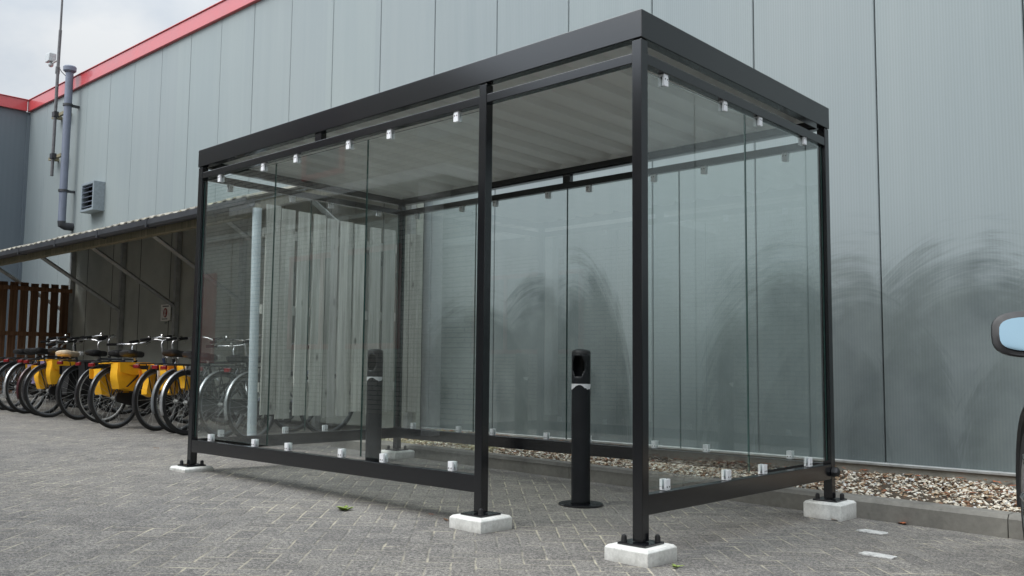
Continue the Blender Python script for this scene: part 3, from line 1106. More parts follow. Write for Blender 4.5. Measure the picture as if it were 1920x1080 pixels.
def clip(axis, a, at, zc, upper):
    bb = MB()
    hw, hd, hh = 0.0168, 0.0180, 0.0225
    g = 0.0055

    def bx(a0, a1, d0, d1, z0, z1, m=0):
        if axis == 'x':
            bb.box(a0, a1, at + d0, at + d1, z0, z1, m)
        else:
            bb.box(at + d0, at + d1, a0, a1, z0, z1, m)
    bx(a - hw, a + hw, -hd, -g, zc - hh, zc + hh)
    bx(a - hw, a + hw, g, hd, zc - hh, zc + hh)
    if upper:
        bx(a - hw, a + hw, -hd + .002, hd - .002, zc + hh + .0002, zc + hh + 0.012)
    else:
        bx(a - hw, a + hw, -hd + .001, hd - .001, zc - hh - 0.004, zc - hh - .0002)
    # countersunk screws on both faces
    for da in (-0.009, 0.009):
        for sd in (-1, 1):
            zs = zc + (0.010 if upper else -0.012)
            q = (a + da, at + sd * hd, zs) if axis == 'x' else (at + sd * hd, a + da, zs)
            bb.lathe([(0.0042, -0.001), (0.0036, 0.001)], 8, q, 1, 'y' if axis == 'x' else 'x')
    return bb.build("glass_clip", ['alu', 'coat2'], sh, smooth=0)


gj = 0.003
for a0, a1 in ((-L + S + .006, -2.99 - gj), (-2.99 + gj, -1.998 - gj), (-1.998 + gj, XB - .006)):
    pane('x', a0, a1, c)
for a0, a1 in ((S + .006, 0.992 - gj), (0.992 + gj, W - S - .006)):
    pane('y', a0, a1, -c)
    pane('y', a0, a1, -L + c)
for a0, a1 in ((-L + S + .006, -3.02 - gj), (-3.02 + gj, -2.038 - gj), (-2.038 + gj, -1.05 - gj), (-1.05 + gj, -S - .006)):
    pane('x', a0, a1, W - c)
ZU, ZL = 2.177, 0.311
for a in (-3.712, -3.137, -2.744, -2.179, -1.787, -1.220):
    clip('x', a, c, ZU, True)
    clip('x', a, c, ZL, False)
for a in (0.216, 0.764, 1.141, 1.684):
    clip('y', a, -c, ZU - 0.004, True)
    clip('y', a, -c, ZL, False)
for a in (0.25, 0.81, 1.19, 1.70):
    clip('y', a, -L + c, ZU - 0.006, True)
    clip('y', a, -L + c, ZL + .006, False)
for a in (-3.76, -3.19, -2.797, -2.231, -1.832, -1.255, -0.853, -0.27):
    clip('x', a, W - c, ZU - 0.018, True)
    clip('x', a, W - c, ZL + .006, False)


# ------------------------------------------------------------------ ashtrays
def ashtray(x, y, h, r, label):
    z = gz(x, y)
    t_ = thing("ashtray_post", (x, y, z), label, "ashtray", "post ashtrays in the shelter")
    # body: a tube with a real oval opening cut through its wall on the -X -Y side
    n, mz = 48, 60
    zs = [0.012 + (h - 0.030 - 0.012) * i / mz for i in range(mz + 1)]
    bb = MB()
    ang = lambda q: 2 * math.pi * q / n
    a0 = math.atan2(-0.965, 0.33)
    hz, hh, hw = h - 0.105, 0.062, 0.041

    def hole(q, i):
        a = (ang(q + .5) - a0 + math.pi) % (2 * math.pi) - math.pi
        zz = (zs[i] + zs[i + 1]) / 2
        return (a * r / hw) ** 2 + (abs(zz - hz) / hh) ** 2.4 < 1
    vs = [(x + r * math.cos(ang(q)), y + r * math.sin(ang(q)), z + zz) for zz in zs for q in range(n)]
    fs = [(i * n + q, i * n + (q + 1) % n, (i + 1) * n + (q + 1) % n, (i + 1) * n + q)
          for i in range(mz) for q in range(n) if not hole(q, i)]
    bb.add(vs, fs)
    body = bb.build("tube_body", simple("matt_black_post", (0.009, 0.010, 0.012), 0.42, spec=0.3, vary=0.12, scale=8), t_, smooth=30)
    md = body.modifiers.new("wall", 'SOLIDIFY')
    md.thickness = 0.003
    md.offset = -1
    bb = MB()
    bb.lathe([(r, z + h - 0.030), (r, z + h - 0.020), (r * 0.92, z + h - 0.010), (r * 0.62, z + h - 0.002), (r * 0.2, z + h)], 40, (x, y, 0))
    bb.build("domed_cap", 'coat2', t_)
    bb = MB()
    rr = r - 0.006
    bb.lathe([(rr, z + hz - hh - 0.02), (rr, z + hz - hh - 0.012)], 24, (x, y, 0))
    bb.build("ash_bowl", 'galv', t_)
    bb = MB()
    R2 = r * 2.35
    bb.lathe([(R2, z + 0.0), (R2, z + 0.009), (R2 * 0.97, z + 0.013), (r * 1.02, z + 0.014)], 40, (x, y, 0))
    bb.build("base_plate", 'coat', t_)
    # torn silver sticker, wrapped round the front
    bb = MB()
    k = 26
    zt, rs = z + h - 0.212, r + 0.0012
    top, bot = [], []
    for q in range(k + 1):
        a = -2.45 + 3.0 * q / k
        top.append((x + rs * math.cos(a), y + rs * math.sin(a), zt))
        tear = [0.034, 0.036, 0.037, 0.036, 0.033, 0.030, 0.026, 0.022, 0.017, 0.012, 0.010, 0.007, 0.006, 0.007, 0.010, 0.014, 0.020,
                0.026, 0.025, 0.031, 0.036, 0.030, 0.033, 0.031, 0.028, 0.022, 0.012][q]
        bot.append((x + rs * math.cos(a), y + rs * math.sin(a), zt - tear))
    bb.add(top + bot, [(q, k + 1 + q, k + 2 + q, q + 1) for q in range(k)])
    bb.build("torn_sticker", simple("silver_sticker", (0.70, 0.70, 0.72), 0.35, 0.2), t_)
    return t_


ashtray(-1.203, 1.086, 0.945, 0.058, "black tube ashtray with a torn silver sticker standing in the open bay")
ashtray(-3.25, 1.12, 0.930, 0.060, "dimmer black tube ashtray standing behind the front glass panes")

# ------------------------------------------------------------------ bicycle shed (lean-to) and wooden fence
sd = thing("bicycle_shed", (-9.9, 3.2, 0.15), "open lean-to bicycle shed with mossy beam and dark gutter along the wall", "shed")
SX0, SX1 = -14.70, -5.2


def rz(y):
    return 2.392 + (y - 1.22) * (3.095 - 2.392) / (3.36 - 1.22)


b = MB()
k = int((SX1 - SX0) / 0.0443)
vs = []
for i in range(k + 1):
    xx = SX0 + (SX1 - SX0) * i / k
    h = 0.013 * math.sin(2 * math.pi * xx / 0.177) + 0.004 * math.sin(xx * 3.1) + 0.003 * math.sin(xx * 7.7)
    for yy in (1.13, 3.385):
        vs += [(xx, yy, rz(yy) + h + 0.022), (xx, yy, rz(yy) + h + 0.036)]
fs = []
for i in range(k):
    p_, q_ = 4 * i, 4 * i + 4
    fs += [(p_, p_ + 2, q_ + 2, q_), (p_ + 1, q_ + 1, q_ + 3, p_ + 3), (p_, q_, q_ + 1, p_ + 1), (p_ + 2, p_ + 3, q_ + 3, q_ + 2)]
b.add(vs, fs)
b.build("roof_sheet", 'lichen', sd, smooth=60)
b = MB()
prof_g = [(1.10, 2.372), (1.085, 2.372), (1.085, 2.315), (1.105, 2.288), (1.165, 2.288), (1.185, 2.315), (1.185, 2.372), (1.17, 2.372), (1.17, 2.32), (1.155, 2.30), (1.115, 2.30), (1.10, 2.32)]
b.prism([(SX0, y, z) for y, z in prof_g], (SX1 - SX0 + 0.04, 0, 0))
for i in range(9):
    xx = SX1 - 0.7 - i * 1.25
    b.box(xx - 0.02, xx + 0.02, 1.080, 1.19, 2.284, 2.376)
b.build("gutter", 'gutter', sd, smooth=0)
b = MB()
b.box(SX0, SX1 - 0.03, 1.23, 1.31, 2.235, 2.345)
b.build("front_beam", 'wood_beam', sd, smooth=0)
b = MB()
b.box(SX0, SX1 - 0.03, 2.2, 2.28, rz(2.24) - 0.13, rz(2.24) - 0.034)
b.build("purlin", 'wood_beam', sd, smooth=0)
b = MB()
b.box(-14.56, SX1 - 0.02, 3.27, 3.33, 0.14, 2.98)
for i in range(9):
    xx = -14.0 + i * 1.02
    b.box(xx - 0.004, xx + 0.004, 3.266, 3.27, 0.2, 2.95, 1)
b.build("back_panel", ['backpanel', 'dark'], sd, smooth=0)
px = [-14.56, -12.50, -10.64, -8.80, -7.0, -5.30]
for xx in px:
    zt = rz(3.23) - 0.035
    b = MB()
    b.box(xx - 0.035, xx + 0.035, 3.19, 3.26, gz(xx, 2) - 0.02, zt)
    b.build("post", 'galv', sd, smooth=0)
    b = MB()
    p0, p1 = Vector((xx + 0.001, 3.19, 1.70)), Vector((xx + 0.001, 1.80, 2.545))
    b.tube([p0, p1], 0.032, 4)
    b.build("strut", 'galv', sd, smooth=0)
    b = MB()
    b.hexa([(xx - .03, 1.31, rz(1.31) - .115), (xx + .03, 1.31, rz(1.31) - .115), (xx + .03, 3.2, rz(3.2) - .115), (xx - .03, 3.2, rz(3.2) - .115),
            (xx - .03, 1.31, rz(1.31) - .031), (xx + .03, 1.31, rz(1.31) - .031), (xx + .03, 3.2, rz(3.2) - .031), (xx - .03, 3.2, rz(3.2) - .031)])
    b.build("rafter", 'wood_beam', sd, smooth=0)
# end screen of weathered boards, rails behind
b = MB()
rnd = random.Random(5)
yy = 1.33
while yy < 3.27:
    wd = rnd.uniform(0.135, 0.155)
    xo = rnd.uniform(-0.003, 0.003)
    zt = 2.335 - 0.045 * (yy - 1.36) + rnd.uniform(-0.012, 0.012)
    zb = 0.34 + rnd.uniform(-0.02, 0.03)
    b.hexa([(-5.20 + xo, yy, zb), (-5.178 + xo, yy, zb), (-5.178 + xo, yy + wd, zb), (-5.20 + xo, yy + wd, zb),
            (-5.20 + xo, yy, zt), (-5.178 + xo, yy + rnd.uniform(-.004, .004), zt), (-5.178 + xo, yy + wd, zt), (-5.20 + xo, yy + wd, zt)])
    yy += wd + rnd.choice((0.012, 0.03, 0.045, 0.055))
for zz in (0.62, 1.35, 2.08):
    b.box(-5.245, -5.204, 1.32, 3.18, zz - 0.045, zz + 0.045)
b.build("end_screen", 'wood_grey', sd, smooth=0)
b = MB()
b.tube([(-5.165, 1.212, 2.286), (-5.165, 1.214, 2.2), (-5.165, 1.24, gz(-5.2, 1.2) + 0.02)], 0.042, 14)
b.build("downpipe", 'pipe_light', sd)

fe = thing("wooden_fence", (-14.5, 2.2, 0.18), "brown vertical board fence closing the far end of the bicycle shed", "fence")
b = MB()
yy = 0.2
while yy < 3.18:
    wd = 0.125
    b.box(-14.50, -14.482, yy, yy + wd, 0.30, 2.20 + rnd.uniform(-0.008, 0.008))
    yy += 0.166
b.build("boards", 'wood_brown', fe, smooth=0)
b = MB()
for zz in (0.55, 1.32, 2.10):
    b.box(-14.481, -14.440, 0.15, 3.20, zz - 0.035, zz + 0.035)
b.build("fence_rails", 'wood_brown', fe, smooth=0)
for yy in (0.3, 1.75, 3.1):
    b = MB()
    b.box(-14.57, -14.501, yy, yy + 0.07, 0.1, 2.12)
    b.build("post", 'wood_brown', fe, smooth=0)

# sign
sg = thing("warning_sign", (-10.8, 3.255, 1.5), "small white sign with a red symbol on the shed's dark back wall", "sign")
b = MB()
sx0, sx1, sz0, sz1, syy = -11.00, -10.70, 1.475, 1.725, 3.17
b.box(sx0, sx1, syy, syy + 0.012, sz0, sz1)
b.box(sx0 + .1, sx1 - .1, syy + .0125, 3.27, sz0 + .08, sz1 - .08)
b.build("sign_board", simple("cream_board", (0.88, 0.85, 0.78), 0.5), sg, smooth=0, bevel=0.004)
b = MB()
cx_ = (sx0 + sx1) / 2


def ell(cx, cz, rx, rzz, n=24):
    return [(cx + rx * math.cos(2 * math.pi * i / n), syy - 0.001, cz + rzz * math.sin(2 * math.pi * i / n)) for i in range(n)]


b.prism(ell(cx_, 1.597, 0.062, 0.072), (0, -0.002, 0), 0)
b.prism([(q[0], syy - 0.0035, q[2]) for q in ell(cx_, 1.618, 0.030, 0.028)], (0, -0.002, 0), 1)
b.prism([(q[0], syy - 0.0035, q[2]) for q in ell(cx_ - 0.008, 1.566, 0.028, 0.026)], (0, -0.002, 0), 1)
b.box(sx0 + 0.06, sx1 - 0.05, syy - 0.003, syy - 0.001, 1.688, 1.702, 2)
b.box(sx0 + 0.05, sx1 - 0.08, syy - 0.003, syy - 0.001, 1.497, 1.509, 2)
b.build("symbol", [simple("sign_red", (0.33, 0.045, 0.035), 0.5), simple("sign_pale", (0.62, 0.50, 0.44), 0.5), 'black'], sg, smooth=0)
b = MB()
b.ball((cx_ - 0.01, syy + 0.01, 1.447), (0.035, 0.02, 0.016))
b.build("lower_stud", 'galv', sg)


# ------------------------------------------------------------------ bicycles
def make_bike(style):
    """city bicycle in local axes: x forward, y to its left, z up; rear axle over the origin"""
    root = thing("bicycle", (0, 0, 0), "bicycle", "bicycle")
    ORG[root.name] = (0, 0, 0)
    R = 0.345
    WB = 1.10
    # frame
    bb = MB()
    bbp, seat, hb_, ht_ = (0.455, 0, 0.285), (0.288, 0, 0.77), (0.925, 0, 0.60), (0.875, 0, 0.80)
    bb.tube([bbp, seat], 0.0155, 8)
    bb.tube([hb_, ht_], 0.019, 8)
    if style == 0:
        bb.tube([(0.915, 0, 0.64), (0.72, 0, 0.46), bbp], 0.0175, 8)
        bb.tube([(0.89, 0, 0.74), (0.68, 0, 0.56), (0.385, 0, 0.50)], 0.014, 8)
    else:
        bb.tube([(0.915, 0, 0.64), bbp], 0.017, 8)
        bb.tube([(0.885, 0, 0.77), (0.295, 0, 0.77)], 0.015, 8)
    for s in (-1, 1):
        bb.tube([(0, s * 0.062, R), (0.42, s * 0.035, 0.285)], 0.009, 6)
        bb.tube([(0, s * 0.062, R), (0.292, s * 0.022, 0.77)], 0.008, 6)
    bb.build("frame", 'fr_black', root)
    bb = MB()
    for s in (-1, 1):
        bb.tube([hb_, (0.94, s * 0.045, 0.55), (1.02, s * 0.052, 0.42), (WB, s * 0.052, R)], 0.010, 6)
    bb.build("fork", 'fr_black', root)
    # wheels
    for xc in (0.0, WB):
        bb = MB()
        nsp = 24
        for q in range(nsp):
            a = 2 * math.pi * q / nsp
            s = 1 if q % 2 else -1
            a2 = a + (0.5 if (q // 2) % 2 else -0.5)
            bb.tube([(xc + 0.02 * math.cos(a2), s * 0.028, R + 0.02 * math.sin(a2)), (xc + 0.303 * math.cos(a), 0, R + 0.303 * math.sin(a))], 0.0011, 4)
        bb.lathe([(0.012, -0.055), (0.026, -0.034), (0.026, -0.028), (0.016, -0.02), (0.016, 0.02), (0.026, 0.028), (0.026, 0.034), (0.012, 0.055)], 12, (xc, 0, R), axis='y')
        wh = bb.build("front_wheel" if xc > 0 else "wheel", 'galv', root)
        bb = MB()
        bb.tube([(xc + 0.306 * math.cos(2 * math.pi * q / 48), 0, R + 0.306 * math.sin(2 * math.pi * q / 48)) for q in range(48)], 0.0135, 8, 0, True)
        bb.build("rim", 'steel', wh)
        bb = MB()
        bb.tube([(xc + 0.327 * math.cos(2 * math.pi * q / 48), 0, R + 0.327 * math.sin(2 * math.pi * q / 48)) for q in range(48)], 0.0195, 8, 0, True)
        bb.build("tyre", 'rubber', wh)
    # mudguards
    for xc, a0, a1 in ((0.0, rad(20), rad(200)), (WB, rad(25), rad(170))):
        bb = MB()
        k = 22
        vs, fs = [], []
        for q in range(k + 1):
            a = a0 + (a1 - a0) * q / k
            for rr, yy in ((0.352, -0.022), (0.360, -0.014), (0.363, 0), (0.360, 0.014), (0.352, 0.022)):
                vs.append((xc + rr * math.cos(a), yy, R + rr * math.sin(a)))
        for q in range(k):
            for j in range(4):
                fs.append((q * 5 + j, q * 5 + j + 1, q * 5 + 6 + j, q * 5 + 5 + j))
        bb.add(vs, fs)
        o_ = bb.build("front_mudguard" if xc > 0 else "mudguard", 'fr_black', root)
        md = o_.modifiers.new("thick", 'SOLIDIFY')
        md.thickness = 0.002
    # saddle + post
    bb = MB()
    bb.tube([(0.288, 0, 0.765), (0.275, 0, 0.80)], 0.0125, 8)
    bb.build("seat_post", 'steel', root)
    bb = MB()
    out = [(-0.02, 0.0), (-0.015, 0.075), (0.05, 0.10), (0.12, 0.085), (0.18, 0.045), (0.27, 0.022), (0.295, 0.0)]
    ring = out + [(x_, -y_) for x_, y_ in out[-2:0:-1]]
    n = len(ring)
    vs = []
    for sc_, zz in ((0.80, 0.795), (0.97, 0.815), (0.97, 0.850), (0.74, 0.868)):
        vs += [(0.14 + (x_ + 0.0 - 0.0 - 0.12) * sc_ + 0.115, y_ * sc_, zz + (0.012 if x_ < 0.06 else 0.0)) for x_, y_ in ring]
    fs = [tuple(range(n - 1, -1, -1)), tuple(3 * n + q for q in range(n))]
    for i in range(3):
        fs += [(i * n + q, i * n + (q + 1) % n, (i + 1) * n + (q + 1) % n, (i + 1) * n + q) for q in range(n)]
    bb.add(vs, fs)
    bb.build("saddle", 'black', root, smooth=60)
    # handlebar
    bb = MB()
    bb.tube([(0.878, 0, 0.79), (0.852, 0, 0.985), (0.872, 0, 1.02)], 0.013, 8)
    if style == 0:
        bar = [(0.62, 0.30, 1.035), (0.72, 0.295, 1.05), (0.83, 0.25, 1.075), (0.90, 0.12, 1.06), (0.885, 0, 1.03),
               (0.90, -0.12, 1.06), (0.83, -0.25, 1.075), (0.72, -0.295, 1.05), (0.62, -0.30, 1.035)]
    else:
        bar = [(0.77, 0.31, 1.05), (0.84, 0.24, 1.05), (0.885, 0.10, 1.045), (0.885, 0, 1.04), (0.885, -0.10, 1.045), (0.84, -0.24, 1.05), (0.77, -0.31, 1.05)]
    bb.tube(bar, 0.011, 8)
    hb2 = bb.build("handlebar", 'steel', root)
    for s in (0, -1):
        p0, p1 = Vector(bar[0 if s == 0 else -1]), Vector(bar[1 if s == 0 else -2])
        bb = MB()
        d = (p1 - p0).normalized()
        bb.tube([p0 - d * 0.015, p0 + d * 0.115], 0.0175, 8)
        bb.build("grip", 'black', hb2)
    for q in (1, -2):
        bb = MB()
        bb.tube([Vector(bar[q]) + Vector((.05, 0, -.01)), Vector(bar[q]) + Vector((-.03, 0.0, -.05))], 0.006, 6)
        bb.build("brake_lever", 'steel', hb2)
    bb = MB()
    bb.lathe([(0.025, 0.0), (0.027, 0.008), (0.02, 0.022), (0.006, 0.028)], 12, (bar[2][0], bar[2][1] - 0.06, bar[2][2] + 0.012))
    bb.build("bell", 'steel', hb2)
    # rack
    bb = MB()
    for s in (-1, 1):
        bb.tube([(0.27, s * 0.035, 0.735), (0.16, s * 0.06, 0.745), (-0.25, s * 0.06, 0.745), (-0.30, s * 0.03, 0.745)], 0.007, 6)
        bb.tube([(0.0, s * 0.066, R + 0.01), (-0.12, s * 0.062, 0.745)], 0.006, 6)
        bb.tube([(0.0, s * 0.066, R + 0.01), (0.06, s * 0.062, 0.745)], 0.006, 6)
    for xx in (-0.30, -0.16, 0.0, 0.14):
        bb.tube([(xx, -0.06 if xx > -0.3 else -0.03, 0.745), (xx, 0.06 if xx > -0.3 else 0.03, 0.745)], 0.005, 6)
    bb.build("luggage_rack", 'black', root)
    bb = MB()
    bb.box(-0.335, -0.305, -0.040, 0.040, 0.695, 0.735)
    bb.build("rear_light", 'reflector', root, bevel=0.006)
    bb = MB()
    bb.lathe([(0.028, 0.0), (0.034, 0.03), (0.030, 0.045), (0.012, 0.05)], 12, (0.935, 0, 0.83), axis='x')
    bb.build("headlight", 'lamp', root)
    # chain case (bike's right side), cranks
    bb = MB()
    poly = []
    for q in range(13):
        a = rad(-90) + rad(180) * q / 12
        poly.append((0.455 + 0.105 * math.cos(a), -0.050, 0.285 + 0.105 * math.sin(a)))
    for q in range(9):
        a = rad(90) + rad(180) * q / 8
        poly.append((0.0 + 0.055 * math.cos(a), -0.050, R + 0.055 * math.sin(a)))
    bb.prism(poly, (0, -0.022, 0))
    bb.build("chain_case", 'black', root, bevel=0.006)
    bb = MB()
    bb.tube([(0.455, 0.07, 0.285), (0.455, -0.085, 0.285)], 0.014, 8)
    bb.tube([(0.455, -0.085, 0.285), (0.33, -0.09, 0.18)], 0.009, 6)
    bb.tube([(0.455, 0.07, 0.285), (0.58, 0.085, 0.39)], 0.009, 6)
    cr_ = bb.build("crank_set", 'steel', root)
    for q in ((0.33, -0.14, 0.18), (0.58, 0.135, 0.39)):
        bb = MB()
        bb.box(q[0] - 0.045, q[0] + 0.045, q[1] - 0.045, q[1] + 0.045, q[2] - 0.012, q[2] + 0.012)
        bb.build("pedal", 'black', cr_, bevel=0.004)
    bb = MB()
    bb.tube([(0.36, 0.06, 0.27), (0.30, 0.15, 0.02)], 0.009, 6)
    bb.build("kickstand", 'steel', root)
    return root


def kids(o):
    return [c_ for c_ in bpy.data.objects if c_.parent == o]


def copy_tree(o, parent=None):
    c_ = o.copy()
    COL.objects.link(c_)
    c_.parent = parent
    for ch in kids(o):
        copy_tree(ch, c_)
    return c_


def recolour(root, table):
    for ch in kids(root):
        base = ch.name.split('.')[0]
        if base in table and ch.material_slots:
            ch.material_slots[0].link = 'OBJECT'
            ch.material_slots[0].material = M[table[base]]
        recolour(ch, table)


BIKES = [  # ground x, y, heading deg off +Y towards -X, lean, style, colours, label
    (-11.84, 1.36, 17, 3, 0, dict(frame='fr_silver', mudguard='fr_grey'), "silver bicycle with grey mudguards at the fence end of the row"),
    (-11.36, 1.34, 15, 4, 1, dict(frame='fr_black', mudguard='fr_black'), "black straight-bar bicycle second from the fence end of the row"),
    (-10.98, 1.33, 24, 7, 0, dict(frame='fr_black', mudguard='fr_silver', handlebar='black'), "black bicycle with silver mudguard and black handlebar near the fence"),
    (-10.50, 1.35, 16, 4, 0, dict(frame='fr_red', mudguard='fr_red'), "dark wine red bicycle carrying the purple and yellow pannier"),
    (-10.10, 1.30, 13, 6, 0, dict(frame='fr_black', mudguard='fr_black', saddle='cream'), "black bicycle with a cream saddle and upright yellow pannier"),
    (-9.56, 1.46, 21, 2, 1, dict(frame='fr_grey', mudguard='fr_black'), "grey bicycle with white straight handlebar carrying the black pannier"),
    (-8.92, 1.48, 11, 7, 0, dict(frame='fr_blue', mudguard='fr_black'), "dark blue bicycle between the black pannier and the large yellow bag"),
    (-8.02, 1.24, 18, 6, 0, dict(frame='fr_black', mudguard='fr_black'), "black bicycle under the large yellow pannier with black diagonal strap"),
    (-7.55, 1.50, 20, 2, 0, dict(frame='fr_silver', mudguard='fr_black'), "silver frame bicycle carrying the narrow orange yellow pannier"),
    (-7.18, 1.55, 17, 3, 1, dict(frame='fr_black', mudguard='fr_grey'), "black bicycle with grey mudguard and curved bar carrying the white bag"),
    (-6.86, 1.50, 15, 4, 0, dict(frame='fr_black', mudguard='fr_silver', rim='fr_black'), "black bicycle with dark rims half hidden by the shelter's far post"),
    (-6.42, 1.66, 16, 4, 0, dict(frame='fr_grey', mudguard='fr_silver'), "grey bicycle with silver mudguards seen through the left glass pane"),
    (-5.98, 1.74, 13, 5, 0, dict(frame='fr_blue', mudguard='fr_silver'), "blue bicycle closest to the pale downpipe behind the glass"),
]
protos = [make_bike(0), make_bike(1)]
used = [False, False]
bike_objs = []
for (bx, by, hd, ln, st_, colr, lab) in BIKES:
    if not used[st_]:
        r_ = protos[st_]
        used[st_] = True
        pend = (st_, colr)
    else:
        r_ = copy_tree(protos[st_])
    bike_objs.append((r_, bx, by, hd, ln, colr, lab))
for r_, bx, by, hd, ln, colr, lab in bike_objs:
    r_.location = (bx, by, gz(bx, by) - 0.002)
    # every rider sets saddle and bar differently
    sa_ = rad(random.uniform(-34, 26))
    axis = Vector((-0.24, 0, 0.97)).normalized()
    rot = Matrix.Translation((0.90, 0, 0.70)) @ Matrix.Rotation(sa_, 4, axis) @ Matrix.Translation((-0.90, 0, -0.70))
    for ch in kids(r_):
        if ch.name.split('.')[0] in ("handlebar", "fork", "front_wheel", "front_mudguard", "headlight"):
            ch.matrix_basis = rot
        if ch.name.startswith("handlebar"):
            ch.location.z += random.uniform(-0.075, 0.02)
        elif ch.name.startswith("saddle"):
            ch.location.z = random.uniform(-0.015, 0.03)
    # local x -> heading; lean towards the kickstand side
    r_.rotation_euler = (rad(-ln * 0.6), 0, rad(90 + hd))
    tag(r_, lab, "bicycle", "bicycles parked in the shed")
    recolour(r_, colr)
    recolour(r_, {'front_mudguard': colr.get('mudguard', 'fr_black'), 'fork': colr.get('frame', 'fr_black')})
    if 'rim' not in colr:
        recolour(r_, {'rim': 'fr_grey' if random.random() < 0.8 else 'galv'})


def pannier(i, mats, label, size=(0.36, 0.15, 0.33), drop=0.02, x0=0.05, flash=False, both=True):
    """double bag hung over the rack of bicycle i"""
    r_, bx, by, hd, ln, _, _ = bike_objs[i]
    root = thing("pannier_bag", (bx, by, gz(bx, by) - 0.002), label, "pannier", "panniers hung on the bicycles")
    ORG[root.name] = (0, 0, 0)
    root.rotation_euler = r_.rotation_euler
    lx, ly, lz = size
    for s in ((-1, 1) if both else (-1,)):
        bb = MB()
        y0, y1 = s * 0.078, s * (0.078 + ly)
        zt, zb = 0.748 - drop - (0.05 if s > 0 else 0), 0.748 - lz - drop - (0.05 if s > 0 else 0)
        xa, xb = x0 - lx / 2, x0 + lx / 2
        # bulging bag: bottom narrower at the front, outer face bellied
        pts = []
        nu, nv = 6, 6
        for iv in range(nv + 1):
            for iu in range(nu + 1):
                u_, v_ = iu / nu, iv / nv
                belly = math.sin(math.pi * min(1, max(0, u_))) * math.sin(math.pi * (0.15 + 0.7 * v_))
                xx = xa + (xb - xa) * u_ + (0.04 * (1 - v_) * (0.5 - u_)) - 0.022 * (1 - v_) * ((i * 37) % 3 - 1) + 0.012 * math.sin(6 * v_ + i * 2.1)
                yy = y1 + s * (0.034 * belly + 0.009 * math.sin(9 * u_ + 5 * v_ + i) - 0.02 * (1 - v_))
                zz = zb + (zt - zb) * v_ + 0.014 * math.sin(7 * u_ + i) * (1.3 - v_)
                pts.append((xx, yy, zz))
        inner_ = [(p_[0], y0, p_[2]) for p_ in pts]
        no = len(pts)
        fs = []
        W1 = nu + 1
        for iv in range(nv):
            for iu in range(nu):
                a_ = iv * W1 + iu
                q4 = (a_, a_ + 1, a_ + 1 + W1, a_ + W1)
                fs.append(q4 if s < 0 else q4[::-1])
                q5 = tuple(no + t_ for t_ in q4)
                fs.append(q5[::-1] if s < 0 else q5)
        border = list(range(nu)) + [nu + W1 * k_ for k_ in range(nv)] + [nv * W1 + nu - k_ for k_ in range(nu)] + [W1 * (nv - k_) for k_ in range(nv)]
        for k_ in range(len(border)):
            a_, b_ = border[k_], border[(k_ + 1) % len(border)]
            q4 = (a_, no + a_, no + b_, b_)
            fs.append(q4 if s < 0 else q4[::-1])
        bb.add(pts + inner_, fs)
        bag = bb.build("bag", mats[0], root, smooth=50)
        # flap
        bb = MB()
        fl = [(xa - 0.008, zt + 0.006), (xb + 0.008, zt + 0.006), (xb + 0.004, zt - 0.10), ((xa + xb) / 2 + .05, zt - 0.135), ((xa + xb) / 2 - .05, zt - 0.135), (xa - 0.004, zt - 0.10)]
        yo = y1 + s * 0.036
        bb.prism([(p_, yo, q_) for p_, q_ in fl], (0, s * 0.005, 0))
        bb.build("flap", mats[1], bag, smooth=0)
        bb = MB()
        yo2 = yo + s * 0.0065
        if flash:
            bb.prism([(xa + .12, yo2, zt - .030), (xb - .02, yo2, zt - .030), (xb - .05, yo2, zt - .105), (xb - .13, yo2, zt - .070)], (0, s * 0.003, 0))
            bb.prism([(xb - .10, yo2, zt - .072), (xb - .07, yo2, zt - .080), (xa + .10, yo2, zb + .03), (xa + .07, yo2, zb + .03)], (0, s * 0.003, 0))
            bb.box(xb - .19, xb - .11, min(yo2, yo2 + s * .003), max(yo2, yo2 + s * .003), zb + .002, zb + .075)
        else:
            for xs_ in (x0 - 0.035, x0 + 0.02):
                bb.box(xs_ - .012, xs_ + .012, min(yo2, yo2 + s * .004), max(yo2, yo2 + s * .004), zt - .15, zt - .10)
            bb.box(x0 - .025, x0 + .025, min(yo2, yo2 + s * .004), max(yo2, yo2 + s * .004), zb + .002, zb + .06)
        bb.build("straps", 'black' if mats[0] != 'black' else 'whitebag', bag, smooth=0)
    bb = MB()
    bb.box(x0 - lx / 2, x0 + lx / 2, -0.10, 0.10, 0.753 - drop, 0.762 - drop)
    bb.build("bridge", mats[1], root, smooth=0)
    return root


pannier(3, ('purple', 'yellow'), "purple pannier with a yellow flap hanging left of the upright yellow bag", (0.28, 0.09, 0.25))
pannier(4, ('yellow', 'yellow'), "upright yellow pannier with black buckles below the cream saddle", (0.31, 0.10, 0.29))
pannier(5, ('black', 'black'), "black pannier with small pale tabs between the yellow bags", (0.33, 0.11, 0.34))
pannier(7, ('yellow', 'yellow'), "large yellow pannier with a black diagonal strap, biggest of the bags", (0.42, 0.12, 0.30), flash=True, x0=0.07)
pannier(8, ('yellow', 'orange'), "narrow orange yellow pannier behind the bicycle nearest the large yellow bag", (0.24, 0.09, 0.29))
pannier(9, ('yellow', 'whitebag'), "yellow pannier with a white flap next to the shelter post", (0.28, 0.09, 0.25))

